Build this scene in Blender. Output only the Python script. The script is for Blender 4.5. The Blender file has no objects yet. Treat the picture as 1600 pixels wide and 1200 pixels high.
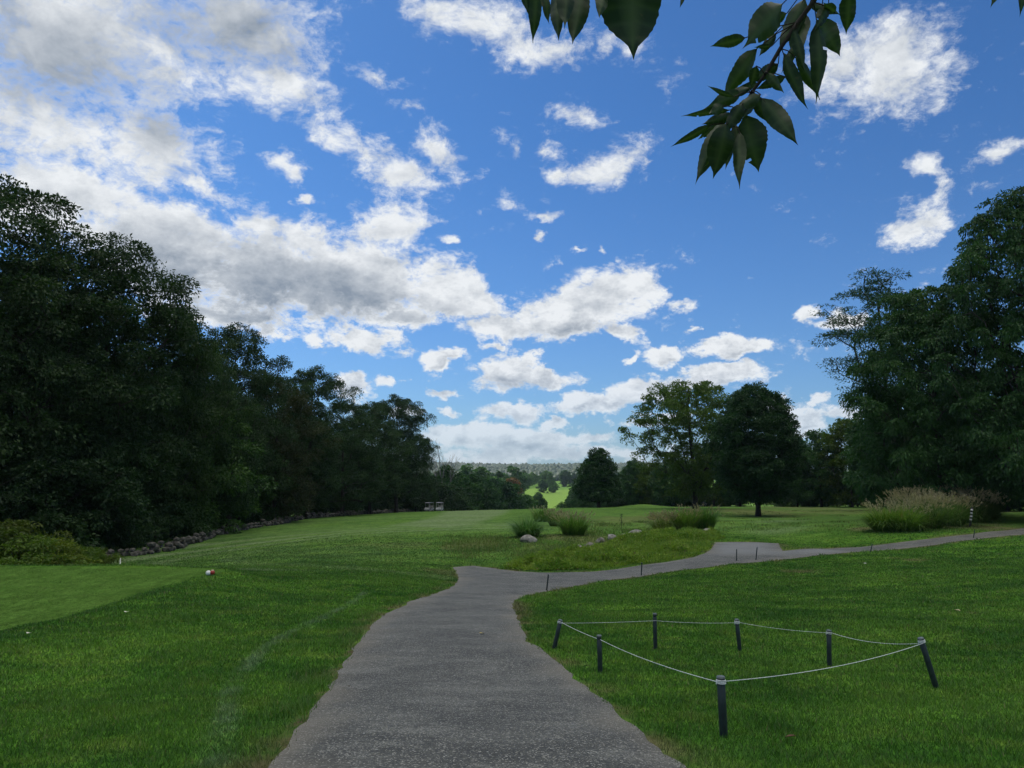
import bpy, bmesh, math, random
import numpy as np
from mathutils import Vector, Matrix
from mathutils.geometry import delaunay_2d_cdt
R = math.radians
rng = np.random.default_rng(7)
random.seed(7)
scene = bpy.context.scene
COL = scene.collection

# ------------------------------------------------------------------ camera
PITCH = math.atan(140 / 1201)
cd = bpy.data.cameras.new('camera')
cd.sensor_width = 36
cd.lens = 36 * 1201 / 1600
cd.clip_start = 0.05
cd.clip_end = 20000
camera = bpy.data.objects.new('camera', cd)
COL.objects.link(camera)
CAM = np.array([0.0, 0.0, 1.6])
camera.location = CAM
camera.rotation_euler = (R(90) + PITCH, 0, 0)
scene.camera = camera


def ray(u, v):
    """direction of a photo pixel (1600x1200), horizontal part normalised so y = 1"""
    x, y, z = (u - 800) / 1201, 1.0, (600 - v) / 1201
    c, s = math.cos(PITCH), math.sin(PITCH)
    y, z = y * c - z * s, y * s + z * c
    return np.array([x / y, 1.0, z / y])


def at(u, v, d):
    return CAM + ray(u, v) * d


# ------------------------------------------------------------------ world, sun, exposure
SUN_AZ, SUN_EL = R(-48), R(52)          # to the left of the view, high
sun_dir = Vector((math.sin(SUN_AZ) * math.cos(SUN_EL), math.cos(SUN_AZ) * math.cos(SUN_EL), math.sin(SUN_EL)))
sl = bpy.data.lights.new('sun', 'SUN')
sl.energy = 4.0
sl.angle = R(0.53)
sl.color = (1.0, 0.95, 0.87)
sun = bpy.data.objects.new('sun', sl)
COL.objects.link(sun)
sun.rotation_euler = sun_dir.to_track_quat('Z', 'Y').to_euler()
scene.view_settings.view_transform = 'Standard'
scene.view_settings.look = 'None'
scene.view_settings.exposure = 0.0
scene.view_settings.gamma = 1.0

world = bpy.data.worlds.new('World')
scene.world = world
world.use_nodes = True
world.cycles.sampling_method = 'MANUAL'
world.cycles.sample_map_resolution = 512


class NT:
    def __init__(s, tree):
        s.t = tree
        tree.nodes.clear()

    def n(s, typ, ins=None, **kw):
        nd = s.t.nodes.new(typ)
        for k, v in kw.items():
            setattr(nd, k, v)
        for k, v in (ins or {}).items():
            if hasattr(v, 'links'):
                s.t.links.new(v, nd.inputs[k])
            else:
                nd.inputs[k].default_value = v
        return nd

    def m(s, op, a, b=0.0, c=0.0, clamp=False):
        return s.n('ShaderNodeMath', {0: a, 1: b, 2: c}, operation=op, use_clamp=clamp).outputs[0]

    def vm(s, op, a, b=(0, 0, 0)):
        nd = s.n('ShaderNodeVectorMath', {0: a, 1: b}, operation=op)
        return nd.outputs['Value'] if op in ('LENGTH', 'DOT_PRODUCT', 'DISTANCE') else nd.outputs[0]

    def mix(s, f, a, b, blend='MIX'):
        nd = s.n('ShaderNodeMix', {0: f, 6: a, 7: b}, data_type='RGBA', blend_type=blend)
        return nd.outputs[2]

    def ss(s, v, a, b, lo=0.0, hi=1.0):
        return s.n('ShaderNodeMapRange', {0: v, 1: a, 2: b, 3: lo, 4: hi}, interpolation_type='SMOOTHSTEP').outputs[0]

    def noise(s, vec, scale, detail=4, rough=0.5, dist=0.0, dim='3D', lac=2.0):
        return s.n('ShaderNodeTexNoise', {'Vector': vec, 'Scale': scale, 'Detail': detail, 'Roughness': rough,
                   'Distortion': dist, 'Lacunarity': lac}, noise_dimensions=dim)


SKY_STRENGTH = 0.10
OVERHEAD_FILL = 2.5
SKYTINT = (0.66, 0.80, 1.0)
CLOUDS = [  # photo-sized description of each cloud puff: centre, radii, rotation, strength
 (60,335,190,60,0,.9),(640,165,60,22,10,.6),(1060,470,40,14,-10,.6),(705,642,40,10,0,.7),(630,640,50,12,0,.65),(1045,645,50,11,0,.7),(760,540,30,10,0,.6),(1095,505,26,10,0,.55),(150,380,80,40,0,.8),(480,160,110,50,10,.8),(120,40,380,170,0,1),(400,50,160,110,0,1),(60,190,230,130,0,.9),(240,220,165,90,10,.92),(110,300,230,75,8,.95),
 (430,125,120,75,-8,.95),(520,200,80,48,12,.8),(320,290,90,32,15,.8),(560,235,60,40,20,.7),
 (280,400,165,100,0,1),(420,425,190,100,0,1),(570,430,170,90,8,1),(700,455,120,55,12,1),(600,355,75,52,0,.95),
 (240,350,110,60,0,1),(400,360,70,40,0,.9),(350,490,150,35,0,.8),(640,490,80,30,0,.8),(470,380,100,50,0,.9),
 (625,275,95,52,10,.95),(695,238,80,52,35,.85),(450,262,48,40,0,.75),(585,240,50,30,0,.7),(462,318,24,13,0,.9),
 (580,112,66,24,12,.7),(750,40,130,80,20,.95),(830,80,140,42,0,.9),(690,15,70,50,0,.9),(975,60,75,60,0,.7),
 (905,178,60,30,8,.75),(852,225,36,22,0,.75),(935,255,95,42,-6,.9),(800,232,28,34,0,.6),(788,320,30,26,30,.6),
 (845,340,34,13,8,.75),(836,365,20,9,0,.8),(988,262,26,44,0,.55),(880,270,50,26,0,.8),
 (1400,100,135,105,-10,1),(1320,110,90,90,0,1),(1470,110,90,36,8,.75),(1570,228,46,24,-20,.7),
 (1440,268,42,28,20,.8),(1450,315,40,58,20,.66),(1425,335,40,30,0,.55),(1430,362,82,40,0,.9),(1268,484,28,30,45,.75),(1320,506,42,22,0,.9),
 (890,488,145,52,-6,1),(960,455,85,50,-10,1),(785,508,76,26,0,.95),(1000,440,40,22,-30,.7),
 (1150,542,76,28,5,.95),(985,525,46,22,15,.9),(1045,550,46,20,0,.95),(980,558,26,12,-25,.7),
 (560,525,96,26,10,.85),(690,552,58,18,0,.85),(465,526,18,16,40,.7),(430,520,40,14,0,.5),
 (545,597,58,36,0,1),(605,590,28,19,0,.85),(795,582,66,38,0,1),(862,588,62,26,10,1),(830,556,34,20,0,.8),
 (700,617,38,13,0,.9),(797,643,58,22,0,1),(857,659,30,10,0,.9),(930,628,100,22,-6,.95),(1010,606,80,32,-6,1),
 (1120,588,90,24,0,1),(1140,575,34,12,0,.8),(740,682,100,28,0,.9),(835,688,76,30,0,.95),(940,686,80,14,0,.7),
 (850,712,260,20,0,.75),(690,676,60,22,0,.9),(1270,655,60,34,0,.95),(1298,625,30,18,0,.85),(1215,640,40,26,0,.8),
 (908,396,18,9,0,.7),(937,396,14,9,0,.7),(708,384,20,11,0,.75),(1022,416,22,10,0,.5),(640,330,40,20,10,.6),
 (640,590,300,13,0,.25),(1340,645,120,22,0,.7),(1010,660,90,16,0,.6)]
GREYS = [(720,700,60,10,0,.7),(830,700,60,12,0,.7),(1120,604,70,8,0,.7),(900,640,60,8,0,.6),(1270,668,40,10,0,.6),(560,540,70,10,0,.5),(690,560,44,7,0,.5),(600,408,50,12,0,.5),(420,385,90,16,0,.35),(930,270,50,12,0,.35),(80,90,240,105,0,1),(350,40,190,85,0,1),(255,200,90,55,0,.9),(20,250,90,40,0,.5),(190,150,150,60,0,.6),
 (330,445,220,75,0,1),(500,450,150,60,0,.95),(590,475,130,42,0,.85),(420,470,160,40,0,1),(230,385,90,50,0,.7),(400,500,120,28,0,.7),(110,320,80,20,0,.4),
 (690,480,70,20,0,.5),(880,515,110,22,0,.75),(940,480,60,22,0,.5),(540,612,44,16,0,.6),(790,600,60,14,0,.6),(860,602,50,10,0,.5),
 (1400,140,90,40,0,.4),(1040,560,36,9,0,.5),(1150,553,50,9,0,.5),(795,655,44,8,0,.5),(980,630,110,9,0,.5),(840,704,150,10,0,.5),(740,692,80,10,0,.5)]


def build_world():
    g = NT(world.node_tree)
    d = g.n('ShaderNodeTexCoord').outputs['Generated']
    sp = g.n('ShaderNodeSeparateXYZ', {0: d})
    x, y, z = sp.outputs
    az = g.m('ARCTAN2', x, y)
    el = g.m('ARCSINE', z)
    P = g.n('ShaderNodeCombineXYZ', {0: az, 1: el, 2: 0.0}).outputs[0]
    # noise coordinates: cloud-plane like, finer towards the horizon
    q = g.vm('MULTIPLY', d, (1.7, 1.7, 2.5))
    w1 = g.vm('MULTIPLY', g.vm('SUBTRACT', g.noise(q, 6.0, 5, 0.6).outputs['Color'], (.5, .5, .5)), (.11, .075, 0))
    Pw = g.vm('ADD', P, w1)

    def blobs(lst, vec):
        acc = None
        for (u, v, ru, rv, rot, w) in lst:
            r = ray(u, v)
            r = r / np.linalg.norm(r)
            a, e = math.atan2(r[0], r[1]), math.asin(r[2])
            r1 = ray(u + ru * .2, v); r1 /= np.linalg.norm(r1)
            r2 = ray(u, v - rv * .2); r2 /= np.linalg.norm(r2)
            sa = abs(math.atan2(r1[0], r1[1]) - a) * 5
            se = abs(math.asin(r2[2]) - e) * 5
            mp = g.n('ShaderNodeMapping', {0: vec, 1: (a, e, 0), 2: (0, 0, R(-rot)), 3: (sa * 1.25, se * 1.25, 1)}, vector_type='TEXTURE')
            f = g.n('ShaderNodeTexGradient', {0: mp.outputs[0]}, gradient_type='SPHERICAL').outputs['Fac']
            if acc is None:
                acc = g.m('MULTIPLY', f, w)
            else:
                acc = g.m('SMOOTH_MAX', acc, g.m('MULTIPLY', f, w) if w != 1 else f, 0.18)
        return acc
    B = blobs(CLOUDS, Pw)
    G = blobs(GREYS, Pw)
    # clouds of the rest of the sky, outside the view
    off = g.ss(g.m('ABSOLUTE', az), 0.75, 1.05)
    offz = g.ss(el, 0.66, 0.85)
    overhead_fill = g.m('MULTIPLY', g.ss(el, 0.74, 1.1), g.ss(g.noise(q, 1.1, 3, .5).outputs['Fac'], .25, .6, .55, 1.0))
    offm = g.m('MAXIMUM', off, offz)
    gen = g.ss(g.noise(q, 1.6, 3, .5).outputs['Fac'], .38, .72)
    B = g.m('ADD', g.m('MULTIPLY', B, g.m('SUBTRACT', 1.0, offm)), g.m('MULTIPLY', gen, g.m('MULTIPLY', offm, 0.8)))
    qw = g.vm('ADD', q, g.vm('MULTIPLY', w1, (.45, .45, .45)))
    puffy = g.ss(el, 0.44, 0.24, 0.12, 0.72)

    def lumps(vec, det, vdet):
        a = g.noise(vec, 9.0, det, 0.62, 0.35).outputs['Fac']
        v = g.n('ShaderNodeTexVoronoi', {'Vector': vec, 'Scale': 9.0, 'Detail': vdet, 'Roughness': 0.62, 'Lacunarity': 2.4},
                feature='F1', voronoi_dimensions='3D', normalize=True).outputs['Distance']
        v = g.m('MULTIPLY_ADD', g.m('POWER', v, 1.3), -1.5, 0.86)
        return g.n('ShaderNodeMix', {0: puffy, 2: a, 3: v}, data_type='FLOAT').outputs[0]
    n1 = lumps(qw, 9, 4.0)
    n2 = lumps(g.vm('ADD', qw, (-0.022, -0.01, 0.036)), 5, 3.0)
    body = g.m('ADD', B, g.m('MULTIPLY', g.m('SUBTRACT', n1, 0.5), 1.1))
    wisp = g.m('SUBTRACT', g.noise(g.vm('ADD', q, g.vm('MULTIPLY', w1, (1.1, 1.1, .6))), 34.0, 7, 0.68).outputs['Fac'], 0.5)
    body = g.m('ADD', body, g.m('MULTIPLY', wisp, g.ss(el, 0.22, 0.42, 0.72, 1.0)))
    soft = g.ss(el, 0.14, 0.5, 0.27, 0.62)
    dens = g.n('ShaderNodeMapRange', {0: body, 1: 0.28, 2: g.m('ADD', 0.28, soft), 3: 0.0, 4: 1.0}, interpolation_type='SMOOTHSTEP').outputs[0]
    relief = g.m('MULTIPLY', g.m('SUBTRACT', n1, n2), 1.7)
    relief = g.m('MULTIPLY', relief, g.ss(el, 0.34, 0.12, 1.0, 1.7))
    thick = g.ss(body, 0.3, 1.1)
    gr = g.m('MULTIPLY', g.ss(G, 0.0, 0.75), g.ss(body, 0.35, 0.75))
    gr = g.m('MULTIPLY', gr, g.ss(el, 0.34, 0.18, 1.0, 1.35))
    relief = g.m('MULTIPLY', relief, g.m('MULTIPLY_ADD', gr, -0.35, 1.0))
    lit = g.m('ADD', 1.0, relief)
    lit = g.m('SUBTRACT', lit, g.m('MULTIPLY', gr, 0.60))
    lit = g.m('ADD', lit, g.m('MULTIPLY', wisp, 0.22))
    lit = g.m('SUBTRACT', lit, g.m('MULTIPLY', thick, 0.16), clamp=True)
    cloud = g.mix(lit, (0.25, 0.305, 0.385, 1), (0.87, 0.90, 0.93, 1))
    sky = g.n('ShaderNodeTexSky', sky_type='NISHITA')
    sky.sun_disc = False
    sky.sun_elevation = SUN_EL
    sky.sun_rotation = SUN_AZ
    sky.altitude = 50
    sky.air_density = 1.0
    sky.dust_density = 0.6
    sky.ozone_density = 1.6
    hz = g.n('ShaderNodeMapRange', {0: el, 1: 0.0, 2: 0.42, 3: 0.0, 4: 1.0}, clamp=True).outputs[0]
    tint = g.mix(hz, (0.70, 0.93, 1.12, 1), (0.54, 0.885, 1.12, 1))
    skyc = g.vm('MULTIPLY', g.vm('MULTIPLY', sky.outputs[0], tint), (SKY_STRENGTH * SKYTINT[0], SKY_STRENGTH * SKYTINT[1], SKY_STRENGTH * SKYTINT[2]))
    # distant clouds fade into the air near the horizon
    fade = g.ss(el, -0.02, 0.16, 0.62, 1.0)
    col = g.mix(g.m('MULTIPLY', dens, fade), skyc, cloud)
    # bright fill added to the sky above the view, brightening the ground
    col = g.mix(overhead_fill, col, (OVERHEAD_FILL, OVERHEAD_FILL * .985, OVERHEAD_FILL * .88, 1))
    bg = g.n('ShaderNodeBackground', {0: col, 1: 1.0})
    out = g.n('ShaderNodeOutputWorld', {0: bg.outputs[0]})



build_world()


# ------------------------------------------------------------------ helpers
def link(o, parent=None):
    COL.objects.link(o)
    if parent is not None:
        o.parent = parent
    return o


def mesh_np(name, verts, faces, mat=None, parent=None, smooth=False, attrs=None, link_it=True):
    """verts (N,3), faces (M,k) arrays -> one mesh object"""
    verts = np.asarray(verts, dtype=np.float32)
    faces = np.asarray(faces, dtype=np.int32)
    me = bpy.data.meshes.new(name)
    k = faces.shape[1]
    me.vertices.add(len(verts)); me.vertices.foreach_set('co', verts.ravel())
    me.loops.add(faces.size); me.loops.foreach_set('vertex_index', faces.ravel())
    me.polygons.add(len(faces)); me.polygons.foreach_set('loop_start', np.arange(0, faces.size, k, dtype=np.int32))
    me.update(calc_edges=True)
    if smooth:
        me.polygons.foreach_set('use_smooth', np.ones(len(faces), dtype=bool))
    for an, av in (attrs or {}).items():
        a = me.attributes.new(an, 'FLOAT', 'POINT')
        a.data.foreach_set('value', np.asarray(av, dtype=np.float32))
    if mat:
        me.materials.append(mat)
    o = bpy.data.objects.new(name, me)
    if link_it:
        link(o, parent)
    return o


def tag(o, label=None, cat=None, group=None, kind=None):
    if label: o['label'] = label
    if cat: o['category'] = cat
    if group: o['group'] = group
    if kind: o['kind'] = kind
    return o


def empty(name, loc, rz=0.0, label=None, cat=None, group=None, kind=None):
    o = bpy.data.objects.new(name, None)
    o.empty_display_size = 0.2
    link(o)
    o.location = loc
    o.rotation_euler = (0, 0, rz)
    return tag(o, label, cat, group, kind)


def copy_tree(o, parent=None):
    c = o.copy(); link(c, parent)
    for ch in list(o.children):
        copy_tree(ch, c)
    return c


def tube(pts, radii, n=8, cap=True):
    """tube through pts -> (verts, quad faces)"""
    pts = np.asarray(pts, float)
    radii = np.broadcast_to(np.asarray(radii, float), (len(pts),))
    V, F = [], []
    t = np.gradient(pts, axis=0)
    t /= np.linalg.norm(t, axis=1)[:, None] + 1e-9
    up = np.array([0, 0, 1.0]) if abs(t[0][2]) < .9 else np.array([1.0, 0, 0])
    a = np.cross(t[0], up); a /= np.linalg.norm(a)
    for i, p in enumerate(pts):
        a = a - t[i] * a.dot(t[i]); a /= np.linalg.norm(a)
        b = np.cross(t[i], a)
        th = np.linspace(0, 2 * math.pi, n, endpoint=False)
        V.append(p + radii[i] * (np.cos(th)[:, None] * a + np.sin(th)[:, None] * b))
    V = np.concatenate(V)
    for i in range(len(pts) - 1):
        for j in range(n):
            k = (j + 1) % n
            F.append((i * n + j, i * n + k, (i + 1) * n + k, (i + 1) * n + j))
    if cap:
        for base, p in ((0, pts[0]), ((len(pts) - 1) * n, pts[-1])):
            c = len(V); V = np.vstack([V, p])
            for j in range(n):
                F.append((base + j, base + (j + 1) % n, c, c))
    return V, np.array(F)


def clean_faces(me):
    me.validate()


class Geo:
    """collects pieces into one mesh"""
    def __init__(s): s.V, s.F, s.n = [], [], 0

    def add(s, V, F):
        V = np.asarray(V, float); F = np.asarray(F)
        if F.shape[1] == 3: F = np.hstack([F, F[:, 2:3]])
        s.V.append(V); s.F.append(F + s.n); s.n += len(V)

    def box(s, c, sz, rot=None, bevel=0.0):
        bm = bmesh.new()
        bmesh.ops.create_cube(bm, size=1)
        for v in bm.verts: v.co = Vector((v.co.x * sz[0], v.co.y * sz[1], v.co.z * sz[2]))
        if bevel: bmesh.ops.bevel(bm, geom=bm.edges[:], offset=bevel, segments=2, affect='EDGES', profile=.5)
        M = Matrix.Translation(c) @ (rot.to_4x4() if rot else Matrix.Identity(4))
        bm.transform(M)
        s.bm(bm)

    def bm(s, bm):
        bmesh.ops.triangulate(bm, faces=bm.faces[:])
        bm.verts.index_update()
        s.add([v.co[:] for v in bm.verts], [[v.index for v in f.verts] for f in bm.faces])
        bm.free()

    def tube(s, pts, r, n=8, cap=True): s.add(*tube(pts, r, n, cap))

    def build(s, name, mat, parent=None, smooth=True):
        V = np.concatenate(s.V); F = np.concatenate(s.F)
        deg = F[:, 2] == F[:, 3]
        me = bpy.data.meshes.new(name)
        loops = np.concatenate([F[~deg].ravel(), F[deg][:, :3].ravel()]).astype(np.int32)
        nq, nt = (~deg).sum(), deg.sum()
        starts = np.concatenate([np.arange(nq) * 4, nq * 4 + np.arange(nt) * 3]).astype(np.int32)
        me.vertices.add(len(V)); me.vertices.foreach_set('co', V.astype(np.float32).ravel())
        me.loops.add(len(loops)); me.loops.foreach_set('vertex_index', loops)
        me.polygons.add(nq + nt); me.polygons.foreach_set('loop_start', starts)
        me.update(calc_edges=True)
        me.polygons.foreach_set('use_smooth', np.full(nq + nt, smooth, dtype=bool))
        if mat: me.materials.append(mat)
        return link(bpy.data.objects.new(name, me), parent)


def vnoise(x, y, seed=0):
    """smooth value noise, roughly -1..1"""
    xi, yi = np.floor(x).astype(int), np.floor(y).astype(int)
    xf, yf = x - xi, y - yi
    xf = xf * xf * (3 - 2 * xf); yf = yf * yf * (3 - 2 * yf)

    def h(a, b):
        n = (a * 374761393 + b * 668265263 + seed * 974711) & 0x7fffffff
        n = ((n ^ (n >> 13)) * 1274126177) & 0x7fffffff
        return ((n ^ (n >> 16)) & 0xffff) / 32767.5 - 1
    return (h(xi, yi) * (1 - xf) + h(xi + 1, yi) * xf) * (1 - yf) + (h(xi, yi + 1) * (1 - xf) + h(xi + 1, yi + 1) * xf) * yf


def fbm(x, y, oct=4, seed=0, rough=.5):
    s, a = 0, 1.0
    for i in range(oct):
        s = s + a * vnoise(x * 2 ** i + 17.3 * i, y * 2 ** i - 9.1 * i, seed + i); a *= rough
    return s


# ------------------------------------------------------------------ terrain height
# what the photograph shows of the slope: pixel column, row and forward distance of points on the ground
GP = [(800,1200,4.45),(430,1200,4.45),(1070,1200,4.45),(0,1200,4.5),(1600,1200,4.5),(-600,1200,4.4),(2200,1200,4.5),
 (800,1100,6.8),(300,1100,6.7),(1128,1152,5.4),(1100,1100,6.6),(1500,1100,6.8),(0,1100,6.9),
 (800,1050,8.6),(537,1040,9.0),(937,1051,8.6),(1463,1075,7.7),(300,1040,9.0),
 (800,1000,11.2),(560,1000,11.2),(1023,1014,10.3),(1295,1041,9.1),(1600,1000,11.0),(300,980,12.0),
 (800,960,15),(600,960,15),(1155,1017,10.2),(1400,970,13),(450,940,16),
 (800,925,22),(700,925,22),(855,923,22.5),(1100,930,19),(1400,920,20),(1600,910,20),(560,915,21),
 (800,900,30),(700,890,32),(900,908,26.5),(1002,900,28),(1200,885,30),(1300,895,26),(1600,880,26),(600,890,29),
 (800,875,37),(950,880,35),(1151,877,31),(1183,876,31),(1361,863,35),(1500,845,39),(1600,835,41),(1700,830,43),
 (800,855,43),(950,858,41),(1100,860,37.5),(1200,855,39),(1300,848,44),(1450,830,44),(1600,822,48),
 (826,846,46),(700,850,45),(600,860,40),(900,838,50),(1000,838,47),(1100,832,50),(1200,830,54),(1350,826,47),
 (870,828,55),(740,820,65),(850,812,72),(950,808,80),(1075,808,76),(1180,808,88),(1300,803,90),(1450,806,62),(1600,800,66),
 (600,830,58),(660,812,88),(760,804,110),(880,799,125),(1000,796,125),(1180,796,120),(1400,797,110),
 (700,799,175),(760,798,165),(730,798,172),(850,796,154),(900,794,150),(1000,792.5,150),(1100,792,150),(1250,791,150),(1500,792,140),
 (675,799,183),(640,801,160),(560,804,125),(480,812,92),(400,826,72),(320,846,56),(240,868,46),(450,850,48),(380,868,40),
 (100,878,40),(0,880,38),(-200,885,35),(-500,885,35),(500,880,32),
 (440,905,22.5),(380,905,19.5),(420,930,18.5)]
TEE_PX = [(0,885,22.3),(345,893,19.5),(340,897,18.6),(0,1000,11.6)]
Z_TEE = -1.08


def tee_xy(u, v):
    r = ray(u, v); d = (Z_TEE - CAM[2]) / r[2]
    return (r[0] * d, d)


TEE = [tee_xy(-900, 884), tee_xy(0, 885), tee_xy(345, 888), tee_xy(352, 892), tee_xy(300, 903), tee_xy(200, 932), tee_xy(100, 965), tee_xy(0, 1000), tee_xy(-300, 1080)]

pts = [at(u, v, d) for u, v, d in GP]
for X, Y, Z in [(0,0,0),(2,0,0),(-2,0,0),(6,0,.1),(-6,0,-.2),(15,2,.2),(-15,2,-.6),(0,-5,.3),(10,-8,.5),(-10,-8,.1),(0,-30,1),(40,-20,1),(-40,-20,0),
                (40,15,.1),(60,30,-.6),(90,60,-1.6),(-40,10,-1.6),(-60,30,-3),(-90,60,-4),(-120,120,-6),(120,120,-3.5),(100,170,-6),
                (-60,200,-10),(0,200,-12),(50,200,-11),(110,210,-10),(-120,220,-11),(0,260,-19),(60,270,-18),(-80,280,-19),
                (-20,330,-23),(60,340,-22),(0,420,-22),(80,430,-21),(-100,420,-22),(20,520,-18.5),(-60,520,-19),(90,540,-17),
                (20,620,-13),(-60,620,-14),(100,640,-12),(0,760,-7),(100,760,-6),(-120,760,-8),(0,950,-6),(200,950,-5),(-250,950,-6),
                (0,-300,3),(300,-100,3),(-300,-100,-6),(300,300,-12),(-300,300,-18),(400,700,-10),(-400,700,-12)]:
    pts.append((X, Y, Z))
for _u in range(-400, 2001, 150):
    for _d, _z in ((200, -11.5), (228, -15.5)):
        pts.append(((_u - 800) / 1201 * _d, _d, _z + 2.0 * (_u > 1000)))
for _u in (640, 700, 760, 820, 880, 940, 1000, 1060, 1120, 1200, 1300, 1400):
    pts.append(tuple(at(_u, 797.6 - (_u - 640) / 760 * 6.0, 160 - (_u > 1000) * 12)))
pts = np.array(pts, float)


def wrp(x, y):
    return np.stack([np.arcsinh(np.asarray(x) / 9.0) * 1.0, np.arcsinh(np.asarray(y) / 9.0)], -1)


_PW = wrp(pts[:, 0], pts[:, 1])
_D = np.linalg.norm(_PW[:, None] - _PW[None], axis=-1)
_K = np.sqrt(_D ** 2 + .03) * -1.0
_N = len(pts)
_A = np.zeros((_N + 1, _N + 1)); _A[:_N, :_N] = _K + np.eye(_N) * 0.012; _A[_N, :_N] = 1; _A[:_N, _N] = 1
_W = np.linalg.solve(_A, np.concatenate([pts[:, 2], [0]]))


def poly_sd(x, y, poly):
    """signed distance to polygon (positive inside)"""
    x = np.asarray(x, float); y = np.asarray(y, float)
    d = np.full(x.shape, 1e9); ins = np.zeros(x.shape, bool)
    n = len(poly)
    for i in range(n):
        ax, ay = poly[i]; bx, by = poly[(i + 1) % n]
        ex, ey = bx - ax, by - ay
        t = np.clip(((x - ax) * ex + (y - ay) * ey) / (ex * ex + ey * ey + 1e-12), 0, 1)
        d = np.minimum(d, np.hypot(x - ax - ex * t, y - ay - ey * t))
        c = ((ay > y) != (by > y))
        ins ^= c & (x < (bx - ax) * (y - ay) / (by - ay + 1e-12) + ax)
    return np.where(ins, d, -d)


def line_d(x, y, ln):
    d = np.full(np.shape(x), 1e9)
    for (ax, ay), (bx, by) in zip(ln[:-1], ln[1:]):
        ex, ey = bx - ax, by - ay
        t = np.clip(((x - ax) * ex + (y - ay) * ey) / (ex * ex + ey * ey + 1e-12), 0, 1)
        d = np.minimum(d, np.hypot(x - ax - ex * t, y - ay - ey * t))
    return d


def sstep(v, a, b):
    t = np.clip((v - a) / (b - a), 0, 1)
    return t * t * (3 - 2 * t)


def H(x, y):
    x = np.atleast_1d(np.asarray(x, float)); y = np.atleast_1d(np.asarray(y, float))
    sh = x.shape; x = x.ravel(); y = y.ravel()
    out = np.empty(len(x))
    for i in range(0, len(x), 20000):
        q = wrp(x[i:i + 20000], y[i:i + 20000])
        D = np.linalg.norm(q[:, None] - _PW[None], axis=-1)
        out[i:i + 20000] = -np.sqrt(D ** 2 + .03) @ _W[:_N] + _W[_N]
    r = np.hypot(x, y)
    m = (y > 80) & (y < 245) & (x > -42) & (x < 120)
    if m.any():
        xx, yy_ = x[m], y[m]
        u_ = 800 + 1201 * xx / yy_
        vc = np.interp(u_, [560, 640, 700, 800, 900, 1000, 1200, 1700], [803, 800.5, 799, 796.5, 793.8, 792.4, 791.6, 791])
        dn = np.minimum(yy_, 150)
        v_ = vc + 8.5 * (np.clip(150 - dn, 0, 90) / 60) ** 1.8
        tn = (600 - v_) / 1201; c_, s_ = math.cos(PITCH), math.sin(PITCH)
        zc = CAM[2] + dn * (s_ + tn * c_) / (c_ - tn * s_) - .0023 * np.clip(yy_ - 150, 0, None) ** 2 - .02 * np.clip(yy_ - 150, 0, None)
        k = sstep(yy_, 82, 112) * (1 - sstep(yy_, 195, 240)) * sstep(xx, -42, -30) * (1 - sstep(xx, 90, 118))
        out[m] = out[m] * (1 - k) + zc * k
    out = out + .55 * np.exp(-((x - 25) / 4.0) ** 2 - ((y - 150) / 5) ** 2)
    # far hills
    yy = np.clip(r, 1, None); azz = np.arctan2(x, y)
    hill = 40 + 20 * vnoise(azz * 7 + 2.2, yy * 0 + 3.3, 5) + 9 * vnoise(azz * 23, yy * 0 + 1.3, 8) - 20 * sstep(azz, -.03, .12)
    hill = hill * sstep(yy, 1150, 2300)
    far = sstep(yy, 1000, 1500)
    out = out * (1 - far) + (-6) * far + hill
    out = out + 0.03 * fbm(x * .5, y * .5, 3, 3) * sstep(r, 3, 10) + .05 * vnoise(x * .06, y * .06, 9) * sstep(r, 30, 60) * (1 - sstep(r, 110, 150))
    m = (np.abs(x) < 60) & (y < 40) & (y > -5)
    if m.any():
        sd = poly_sd(x[m], y[m], TEE)
        k = sstep(sd, -1.3, 0.0)
        # grassy lip behind the tee
        o = out[m] * (1 - k) + Z_TEE * k
        o = o + 0.10 * sstep(sd, -0.15, -0.5) * 0
        lip = np.exp(-((line_d(x[m], y[m], [TEE[0], TEE[1], TEE[2]]) - .9) / .55) ** 2) * (sd < 0) * (y[m] > 15) * sstep(x[m], TEE[2][0] - .2, TEE[2][0] - 2.5)
        out[m] = o + lip * .24
    return out.reshape(sh)


def h1(x, y):
    return float(H(x, y)[0])


def hit(u, v, dmax=400):
    """point of the ground seen at a photo pixel"""
    r = ray(u, v)
    ds = np.concatenate([np.arange(2.5, 30, .1), np.arange(30, dmax, .5)])
    z = CAM[2] + r[2] * ds - H(r[0] * ds, ds)
    i = np.argmax(z <= 0)
    if z[i] > 0: i = len(ds) - 1
    if i > 0:
        t = z[i - 1] / (z[i - 1] - z[i] + 1e-9); d = ds[i - 1] + t * (ds[i] - ds[i - 1])
    else: d = ds[0]
    return np.array([r[0] * d, d, h1(r[0] * d, d)])


# ------------------------------------------------------------------ materials
def mat(name, fn):
    m = bpy.data.materials.new(name)
    m.use_nodes = True
    g = NT(m.node_tree)
    out = g.n('ShaderNodeOutputMaterial')
    fn(g, out)
    return m


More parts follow.
